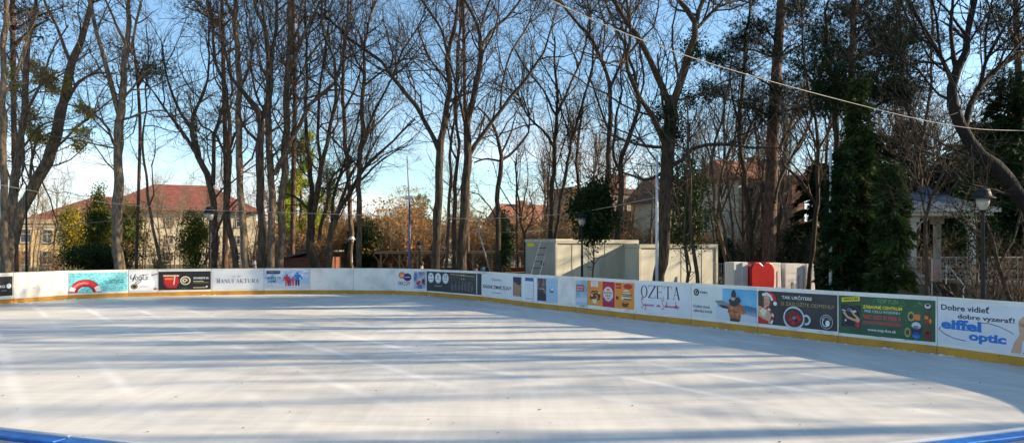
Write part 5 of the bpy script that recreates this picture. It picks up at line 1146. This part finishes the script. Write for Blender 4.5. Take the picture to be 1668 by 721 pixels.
# lime larch: layered shelves of foliage on thin trunk
def layered(label,px,Y,ptop,pbot,wpx,m,seed,n=9000,size=.13,name='pine_tree',lean=0):
    g=np.random.default_rng(seed); x=PX(px,Y); ht=PZ(ptop,Y)-GZ; zb=PZ(pbot,Y)-GZ; w=wpx/F*Y; e=empty(name,(x,Y,GZ),label,'tree')
    T=Tubes(); pts=np.array([[[lean*q*ht+g.normal()*.04,g.normal()*.04,ht*q-.1] for q in np.linspace(0,1,10)]]); T.add(pts,np.linspace(.14,.03,10)[None],7)
    bl=[]; k=13; L=[];R_=[]
    for i in range(k):
        z=zb+(ht-zb)*(i+.3)/k; r=w/2*(1-.55*i/k)
        for j in range(3):
            a=g.uniform(0,6.28); q=r*g.uniform(.4,1); p1=np.array([math.cos(a)*q,math.sin(a)*q,z+.1*q]); p0=np.array([lean*z,0,z-.2*q])
            L.append([p0+(p1-p0)*s for s in np.linspace(0,1,4)]); R_.append(np.linspace(.035,.012,4)); p2=p0+(p1-p0)*.72
            bl.append((p2[0],p2[1],p2[2]+.1,q*.42,q*.42,.16))
    T.add(np.array(L),np.array(R_),4); me=T.mesh('trunk'); me.materials.append(BARK['pine']); link('trunk',me,e)
    leafmass('foliage',bl,n,size,m,e,g,aspect=.3,csig=.14)
layered('lime green sunlit pine with open shelves of needles behind the grey trunks',490,44,215,380,84,lf_lm,71,20000,.17)
layered('darker green slender pine right of the lime green one',533,50,262,375,48,mat('leaf_soft_green',(.05,.10,.03),.7,(.11,.17,.05),1.0,trans=.3,spec=.08),72,6000,.16)

# pines: trunk, long limbs, needle tufts
def tufts(centres,g,m,parent,ntuft,R0,ln=.16,name='needles',nn=12):
    nt_=len(centres); c=np.repeat(np.array(centres),ntuft,0); c=c+norm(g.normal(size=c.shape))*(g.random(len(c))**.5)[:,None]*np.array(R0)
    K=len(c); cc=np.repeat(c,nn,0); d=norm(g.normal(size=cc.shape)+np.array([0,0,.35])); s=norm(np.cross(d,g.normal(size=d.shape)))*.010
    L=ln*g.uniform(.6,1.2,len(cc))[:,None]
    V=np.stack([cc-s,cc+s,cc+d*L],axis=1).reshape(-1,3)
    me=quads_mesh(name,V,len(cc),3); me.materials.append(m); return link(name,me,parent)
def pine(label,Y,trunk,clumps,seed,R0=(.85,.85,.42),nt_=100,kind='pine',m=None,name='pine_tree'):
    g=np.random.default_rng(seed); tp=[]
    for q in trunk: p=P(q[0],q[1],Y); tp.append([p.x,p.y,p.z,q[2]/2/F*Y])
    b0=tp[0]; tp=[[b0[0],b0[1],GZ-.1,b0[3]*1.25]]+tp; c=catmull(tp,26); org=c[0,:3].copy(); org[2]=GZ
    T=Tubes(); q=c[:,:3]-org; T.add(q[None],c[:,3][None],10)
    e=empty(name,tuple(org),label,'tree'); cs=[]; L=[]; R_=[]
    for (px,py,s) in clumps:
        y=Y+g.uniform(-2.2,2.2); p=np.array(P(px,py,y))-org
        tz=min(p[2]-.3+0*s,q[-1,2]); k=int(np.argmin(np.abs(q[:,2]-(tz-.25*abs(p[0]-q[:,0].mean()))))); p0=q[k]
        mid=(p0+p)/2+np.array([0,0,.15]); L.append(catmull(np.vstack([p0,mid,p]),7)); R_.append(np.linspace(.07,.02,7))
        for _ in range(max(1,int(3*s))): cs.append(p+g.normal(size=3)*np.array([.7,.7,.3])*s)
    L=np.array(L); R_=np.array(R_); T.add(L,R_,5)
    b,br=grow(L,R_,len(L)*7,(.4,1.3),(30,70),(.012,.022),.4,5,up=.05,g=g,tmin=.3); T.add(b,br,4)
    me=T.mesh('trunk'); me.materials.append(BARK[kind]); link('trunk',me,e)
    tufts(cs+list(b[:,-1]),g,m or lf_pn,e,nt_//3,R0)
    return e
pine('tall straight reddish pine trunk behind the letter sign',36.5,[(1252,436,23),(1256,312,21),(1259,218,19),(1264,125,17),(1271,30,15),(1276,-60,12),(1280,-120,8)],
  [(1215,60,1.1),(1190,78,1.0),(1232,40,1.0),(1240,85,.9),(1165,98,.7),(1290,20,1.1),(1320,40,1.1),(1355,55,1.1),(1300,70,.8),(1240,150,.7),(1215,170,.4),(1285,150,.9),(1320,140,.9),(1345,165,.9),(1300,5,1),(1235,-20,1.2),(1330,-30,1.3),(1205,-40,1.2),(1280,-80,1.5),(1270,-120,1.3),(1160,155,.4),(1262,190,.4)],81,nt_=120)
pine('tall pine behind the dark columnar evergreen with needle clumps to its right',28,[(1378,436,15),(1382,300,14),(1385,200,12),(1388,100,11),(1392,0,9),(1395,-90,6)],
  [(1400,20,1.1),(1430,45,1.1),(1455,75,1.1),(1480,95,.9),(1420,80,1.1),(1380,85,1),(1350,95,.9),(1400,130,.9),(1430,140,.8),(1375,140,.9),(1360,15,1.1),(1470,20,1.0),(1505,60,.8),(1440,150,.6),(1440,-20,1.2),(1390,-50,1.3),(1495,150,.5),(1395,-90,1.2),(1350,125,.9),(1330,100,.9),(1395,172,.8),(1360,180,.8)],82,nt_=120)
pine('dark pine at the right edge behind the bowing tree',27,[(1665,436,14),(1662,300,13),(1660,150,11),(1655,20,9),(1652,-60,6)],
  [(1640,180,.9),(1625,230,.9),(1660,215,.9),(1600,270,.8),(1680,250,.9),(1650,130,.9),(1620,150,.6),(1690,160,.9),(1660,60,.9),(1630,30,.8),(1690,90,.9),(1650,-40,1.2),(1635,280,.8)],83,nt_=100)
pine('pine with sparse dark clumps high among the left tree cluster',37,[(366,436,9),(368,300,8),(365,150,7),(362,30,6),(360,-60,4)],
  [(330,20,.6),(350,30,.6),(335,50,.5),(385,30,.5),(405,80,.4),(360,75,.4),(300,10,.5),(370,-30,1),(345,-50,1)],84,nt_=26,m=lf_md)
pine('pine with brownish needle clumps right of the tall smooth grey tree',39,[(476,436,8),(478,300,8),(480,150,7),(478,30,6),(477,-60,4)],
  [(462,30,.6),(485,35,.6),(480,65,.6),(500,20,.6),(455,60,.5),(495,80,.4),(470,-20,1),(490,-50,1)],85,nt_=26,m=lf_br)
pine('slim pine with pale brown clumps between the two large dark trees',40,[(762,436,7),(760,300,7),(757,150,6),(755,20,5),(755,-50,4)],
  [(750,30,.5),(765,50,.5),(745,75,.5),(760,95,.4),(770,20,.4),(735,55,.3),(755,-30,.9)],86,nt_=24,m=lf_br)
pine('small dark pine clump tree between the light grey tree and the school',36,[(222,436,5),(226,300,5),(228,200,5),(222,110,4),(215,60,3)],
  [(225,112,.7),(245,120,.6),(235,105,.6),(258,122,.4),(205,80,.4),(192,78,.3)],87,nt_=30,m=lf_md)
pine('dark pine filling the top left corner',35,[(26,436,8),(24,300,8),(22,150,8),(20,0,7),(20,-80,5)],
  [(15,15,.8),(40,25,.7),(30,50,.7),(5,50,.7),(60,15,.6),(85,30,.5),(10,85,.6),(35,-40,1.2),(110,10,.5),(70,60,.4)],88,nt_=34)
# yellow leaf bunches (mistletoe) on left trees: their own plants growing on the branches
def bunch(px,py,Y,r,m,label,n=420,seed=0,size=.10):
    g=np.random.default_rng(900+seed); e=empty('leaf_bunch',tuple(P(px,py,Y)),label,'plant','yellowish leaf bunches growing in the left trees')
    leafmass('foliage',[(0,0,0,r,r,r)],n,size,m,e,g,csig=.08)
    T=Tubes(); d=norm(g.normal(size=(14,3))); st,rr_=_walk(np.zeros((14,3)),d,np.full(14,r*.9),np.full(14,.010),.5,4,0,.2,g); T.add(st,rr_,3); me=T.mesh('stems'); me.materials.append(TWIG['brown']); link('stems',me,e)
ym=mat('leaf_yellow_olive',(.44,.35,.02),.85,(.62,.50,.05),1.5,trans=.5,spec=.08)
for i,(px,py,r) in enumerate(((22,122,.62),(22,140,.45),(80,128,.5),(92,132,.55),(72,122,.4),(58,108,.35),(50,185,.35),(54,205,.45),(56,218,.3),(66,225,.3),(135,215,.42),(128,238,.35),(130,175,.25),(72,130,.4),(85,145,.3),(148,185,.25))):
    bunch(px,py,32,r,ym,'yellow olive leaf bunch growing high in a leaning grey tree at left',seed=i)
# ivy on the big tree
for i,(px,py,r,y) in enumerate(((1098,192,.42,26.7),(1086,215,.40,26.8),(1104,225,.35,27.2),(1075,180,.35,26.8),(1127,75,.45,27),(1120,165,.3,27.2),(1150,148,.35,27.4),(1131,90,.3,26.8))):
    g=np.random.default_rng(950+i); e=empty('ivy_clump',tuple(P(px,py,y)),'dark ivy clump clinging to the thickest forked tree','plant','ivy clumps on the thickest tree')
    leafmass('foliage',[(0,0,0,r,r,r*1.4)],500,.09,lf_dk,e,g,csig=.1)

# ------------------------------------------------------------------ woodland behind: free-grown prototypes, copied
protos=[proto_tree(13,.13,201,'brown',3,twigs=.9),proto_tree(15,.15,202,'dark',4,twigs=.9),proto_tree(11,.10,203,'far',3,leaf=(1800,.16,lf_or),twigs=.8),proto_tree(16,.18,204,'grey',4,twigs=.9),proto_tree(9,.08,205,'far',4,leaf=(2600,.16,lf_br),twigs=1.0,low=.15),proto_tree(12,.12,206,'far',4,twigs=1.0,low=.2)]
g=random.Random(42)
def back(px,Y,pi,s,lab,grp,nm='bare_tree'):
    place_proto(protos[pi],nm,(PX(px,Y),Y,GZ),g.uniform(0,6.28),s,lab,'tree',grp)
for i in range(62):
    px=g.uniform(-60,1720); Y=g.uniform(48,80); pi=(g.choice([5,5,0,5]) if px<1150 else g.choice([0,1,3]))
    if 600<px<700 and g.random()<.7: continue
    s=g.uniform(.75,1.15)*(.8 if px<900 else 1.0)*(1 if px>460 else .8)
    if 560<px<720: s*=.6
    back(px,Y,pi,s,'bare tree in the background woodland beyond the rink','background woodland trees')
for i in range(28):
    px=g.uniform(440,1040) ; Y=g.uniform(52,90); back(px,Y,2 if g.random()<.7 else 4,g.uniform(.5,.78)*(Y/75),'small tree holding orange brown leaves beyond the rink','orange leaved background trees','autumn_tree')
for i in range(12):
    px=g.uniform(1180,1700); Y=g.uniform(40,60); back(px,Y,g.choice([1,1,0]),g.uniform(.8,1.1),'dark bare tree in the background at the right','dark background trees at the right')
for px,Y,s in ((222,56,.62),(262,60,.7),(285,52,.55),(338,58,.7),(375,62,.75),(412,55,.7),(60,60,.55),(140,70,.6),(450,66,.7)):
    back(px,Y,5,s,'small bare tree in front of the yellow and beige school','small bare trees before the school')
for px,Y,s in ((1058,46,.8),(1090,50,.75),(1112,44,.8),(1140,52,.85),(1168,46,.85),(1196,50,.9),(1232,45,.85),(1262,52,.95),(1288,44,.8),(1312,50,.9),(955,52,.8),(985,48,.75),(1025,54,.8)):
    back(px,Y,g.choice([5,0]),s,'thin bare tree screening the tenement houses beyond the containers','thin trees screening the tenements')
# brushy bare shrubs
def shrub_proto(seed,H,kind,leaf=None):
    g_=np.random.default_rng(seed); n=22; st=g_.normal(size=(n,3))*np.array([.25,.25,0]); d=norm(g_.normal(size=(n,3))*np.array([.45,.45,0])+np.array([0,0,1.0]))
    a,r=_walk(st,d,g_.uniform(H*.6,H,n),g_.uniform(.015,.03,n),.3,8,.08,.12,g_); T=Tubes(); T.add(a,r,4)
    b,br=grow(a,r,n*9,(.4,1.2),(20,50),(.007,.012),.5,5,g=g_,tmin=.1); K=Tubes(); K.add(b,br,3); c,cr=grow(b,br,n*26,(.2,.6),(20,60),(.005,.008),.6,4,g=g_); K.add(c,cr,3)
    t=T.mesh('trunk'); t.materials.append(BARK[kind]); k=K.mesh('crown'); k.materials.append(TWIG[kind]); f=None
    if leaf: nn,size,mm=leaf; cc=c[g_.integers(0,len(c),nn),-1]+g_.normal(size=(nn,3))*.06; f=quads_mesh('foliage',leaf_quads(cc,size,g_),nn); f.materials.append(mm)
    return t,k,f
sp=[shrub_proto(301,2.6,'far',(900,.10,lf_or)),shrub_proto(302,3.2,'far',(1100,.11,lf_or)),shrub_proto(303,2.8,'dark'),shrub_proto(304,2.4,'dark',(1100,.10,lf_md)),shrub_proto(305,3.0,'brown')]
for i in range(72):
    px=g.uniform(430,1160); Y=g.uniform(42,66); place_proto(sp[g.choice([0,1,1,0,0,2])],'bare_shrub',(PX(px,Y),Y,GZ),g.uniform(0,6.28),g.uniform(1.0,1.8),'twiggy brown shrub in the undergrowth beyond the rink','shrub','twiggy undergrowth shrubs')
for i in range(30):
    px=g.uniform(1160,1700); Y=g.uniform(26 if px>1450 else 34,46); place_proto(sp[g.choice([2,3,2,4])],'bare_shrub',(PX(px,Y),Y,GZ),g.uniform(0,6.28),g.uniform(.9,1.4),'dark twiggy shrub in the shade at the right','shrub','dark undergrowth shrubs at the right')
for i in range(12):
    px=g.uniform(-20,430); Y=g.uniform(42,70); place_proto(sp[g.choice([0,1,2])],'bare_shrub',(PX(px,Y),Y,GZ),g.uniform(0,6.28),g.uniform(.7,1.1),'twiggy shrub in front of the yellow school','shrub','twiggy shrubs by the school')
# distant treeline closing the horizon
gg=np.random.default_rng(77); nb=900; xs=gg.uniform(-150,150,nb); ys=gg.uniform(150,175,nb); bl=[(x,y,gg.uniform(1,6.5),3,3,2.2) for x,y in zip(xs,ys)]
o=leafmass('distant_wood',bl,60000,.8,mat('distant_brown',(.20,.15,.095),.9,(.30,.22,.135),.05),None,gg,clump=12,csig=1.0); tag(o,kind='stuff')
# the stand of trees east of the rink that shades the ice
sh=random.Random(5)
SHADE=[(14.5,1.5,1,.95),(30.5,11.0,3,1.05),(19,6.5,3,1.0),(20,17.5,1,1.05),(25,2.5,1,1.1),(21,22.5,3,1),(27,15.2,1,1.15),(29,23,3,1.1),(33,17.5,1,1.2),(38,8,3,1.2),(34,4,1,1.1),(43,21,1,1.3),(17.5,-4,0,1.1),(48,13.6,3,1.3),(52,26,3,1.3),(56,3,1,1.3),(27,-3,1,1.1),(24,27.5,1,.9),(30,30,1,1.1),(36,9.2,3,1.2),(40,26,1,1.2),(47,17,3,1.3),(60,9,1,1.4)]
shp={1:proto_tree(15,.20,232,'dark',5,twigs=.55),3:proto_tree(16,.24,234,'grey',5,twigs=.55),0:proto_tree(13,.17,231,'brown',4,twigs=.55)}
for x,y,pi,s in SHADE:
    place_proto(shp[pi],'bare_tree',(x,y,GZ),sh.uniform(0,6.28),s,'tall bare tree in the stand of trees right of the rink','tree','park trees right of the rink')

# leaf debris on the ice
gd=random.Random(8); m=MB(); dm=mat('debris_leaf',(.05,.03,.015),.9,(.14,.08,.04),3.0)
for i in range(330):
    Y=3.6+26*gd.random()**1.3; X=gd.uniform(-.72,.72)*Y
    if not(-16<X<8.0-max(0,(Y-12)*.62)): continue
    s=gd.uniform(.007,.022); a=gd.uniform(0,6.28); n=6; z=.004
    pts=[(X+s*gd.uniform(.6,1.2)*math.cos(a+k*6.283/n),Y+s*gd.uniform(.5,1.1)*math.sin(a+k*6.283/n)*.7,z+gd.uniform(0,s*.6)) for k in range(n)]
    m.add(pts+[(X,Y,z+s*.5)],[(k,(k+1)%n,n) for k in range(n)])
tag(m.build('leaf_debris',dm),'brown leaf crumbs scattered over the ice','leaves',kind='stuff')

# scraped ice shavings lying against the kick strips
gs=random.Random(21); m=MB(); sm_=mat('ice_shavings',(.74,.74,.74),.8,(.84,.84,.83),20.0)
for q in range(900):
    s_=gs.uniform(0,RL)
    if 0.5+.5*math.sin(s_*1.3)+.6*math.sin(s_*.37+1)<gs.random()*1.3: continue
    p=rat(s_); t=rat(s_+.05)-p; t/=np.linalg.norm(t); nn=np.array([-t[1],t[0]]); o_=abs(gs.gauss(0,.035))+.02; c0=p+nn*o_; r_=gs.uniform(.012,.045)
    k=6; m.add([(c0[0]+t[0]*r_*1.8*math.cos(a)+nn[0]*r_*.6*math.sin(a),c0[1]+t[1]*r_*1.8*math.cos(a)+nn[1]*r_*.6*math.sin(a),.001) for a in [6.283*i/k for i in range(k)]]+[(c0[0],c0[1],r_*gs.uniform(.4,.9))],[(i,(i+1)%k,k) for i in range(k)])
tag(m.build('ice_shavings',sm_,smooth=True),'loose white ice shavings along the foot of the boards','ice shavings',kind='stuff')

for px,Y,s in ((1600,20.6,.95),(1668,20.5,1.0)):
    place_proto(sp[4],'bare_shrub',(PX(px,Y),Y,GZ),px*1.3,s,'tall twiggy dark shrub tangled in front of the gazebo and its railing','shrub','twiggy shrubs before the gazebo')
# ------------------------------------------------------------------ light, sky, camera
SAZ=math.radians(5)     # towards +X, a little ahead of the camera
SEL=math.radians(21)
sd=Vector((math.cos(SAZ)*math.cos(SEL),math.sin(SAZ)*math.cos(SEL),math.sin(SEL)))
L=bpy.data.lights.new('sun','SUN'); L.energy=5.0; L.angle=math.radians(.53); L.color=(1.0,.82,.58)
lo=bpy.data.objects.new('sun',L); C.objects.link(lo); lo.rotation_euler=sd.to_track_quat('Z','Y').to_euler(); lo.location=(40,0,30)
w=bpy.data.worlds.new('World'); scene.world=w; w.use_nodes=True; nt=w.node_tree; bg=nt.nodes['Background']; bg.inputs['Strength'].default_value=.115
sky=nt.nodes.new('ShaderNodeTexSky'); sky.sky_type='NISHITA'; sky.sun_disc=False; sky.sun_elevation=SEL; sky.sun_rotation=math.atan2(sd.x,sd.y); sky.air_density=1.0; sky.dust_density=.6; sky.ozone_density=2.5; sky.altitude=200
# thin cloud: noise by direction, thickest low over the horizon
tc=nt.nodes.new('ShaderNodeTexCoord'); mp=nt.nodes.new('ShaderNodeMapping'); mp.inputs['Scale'].default_value=(1.0,1.0,3.2); nt.links.new(tc.outputs['Generated'],mp.inputs[0])
no=nt.nodes.new('ShaderNodeTexNoise'); no.inputs['Scale'].default_value=3.2; no.inputs['Detail'].default_value=8; no.inputs['Roughness'].default_value=.55; nt.links.new(mp.outputs[0],no.inputs['Vector'])
cr=nt.nodes.new('ShaderNodeMapRange'); cr.interpolation_type='SMOOTHSTEP'; cr.inputs['From Min'].default_value=.40; cr.inputs['From Max'].default_value=.62; nt.links.new(no.outputs['Fac'],cr.inputs['Value'])
sp_=nt.nodes.new('ShaderNodeSeparateXYZ'); nt.links.new(tc.outputs['Generated'],sp_.inputs[0])
el=nt.nodes.new('ShaderNodeMapRange'); el.interpolation_type='SMOOTHSTEP'; el.inputs['From Min'].default_value=.22; el.inputs['From Max'].default_value=.03; el.inputs['To Max'].default_value=.85; nt.links.new(sp_.outputs['Z'],el.inputs['Value'])
mu=nt.nodes.new('ShaderNodeMath'); mu.operation='MULTIPLY'; nt.links.new(cr.outputs[0],mu.inputs[0]); nt.links.new(el.outputs[0],mu.inputs[1])
mx=nt.nodes.new('ShaderNodeMix'); mx.data_type='RGBA'; nt.links.new(mu.outputs[0],mx.inputs[0]); 
tint=nt.nodes.new('ShaderNodeMix'); tint.data_type='RGBA'; tint.blend_type='MULTIPLY'; tint.inputs[0].default_value=1; nt.links.new(sky.outputs[0],tint.inputs[6]); tint.inputs[7].default_value=(.92,1.0,.99,1)
nt.links.new(tint.outputs[2],mx.inputs[6]); mx.inputs[7].default_value=(5.0,5.1,5.3,1)
nt.links.new(mx.outputs[2],bg.inputs['Color'])
cam=bpy.data.cameras.new('camera'); co=bpy.data.objects.new('camera',cam); C.objects.link(co); co.location=(0,0,EYE); co.rotation_euler=(math.pi/2,0,0)
cam.sensor_width=36; cam.lens=36*F/1668; cam.shift_y=(HY-360.5)/1668; cam.clip_end=2000; cam.clip_start=.05
scene.camera=co
vs=scene.view_settings; vs.view_transform='Standard'; vs.look='None'; vs.gamma=1; vs.exposure=1.18; vs.use_curve_mapping=False
scene.render.film_transparent=False
scene.cycles.max_bounces=6
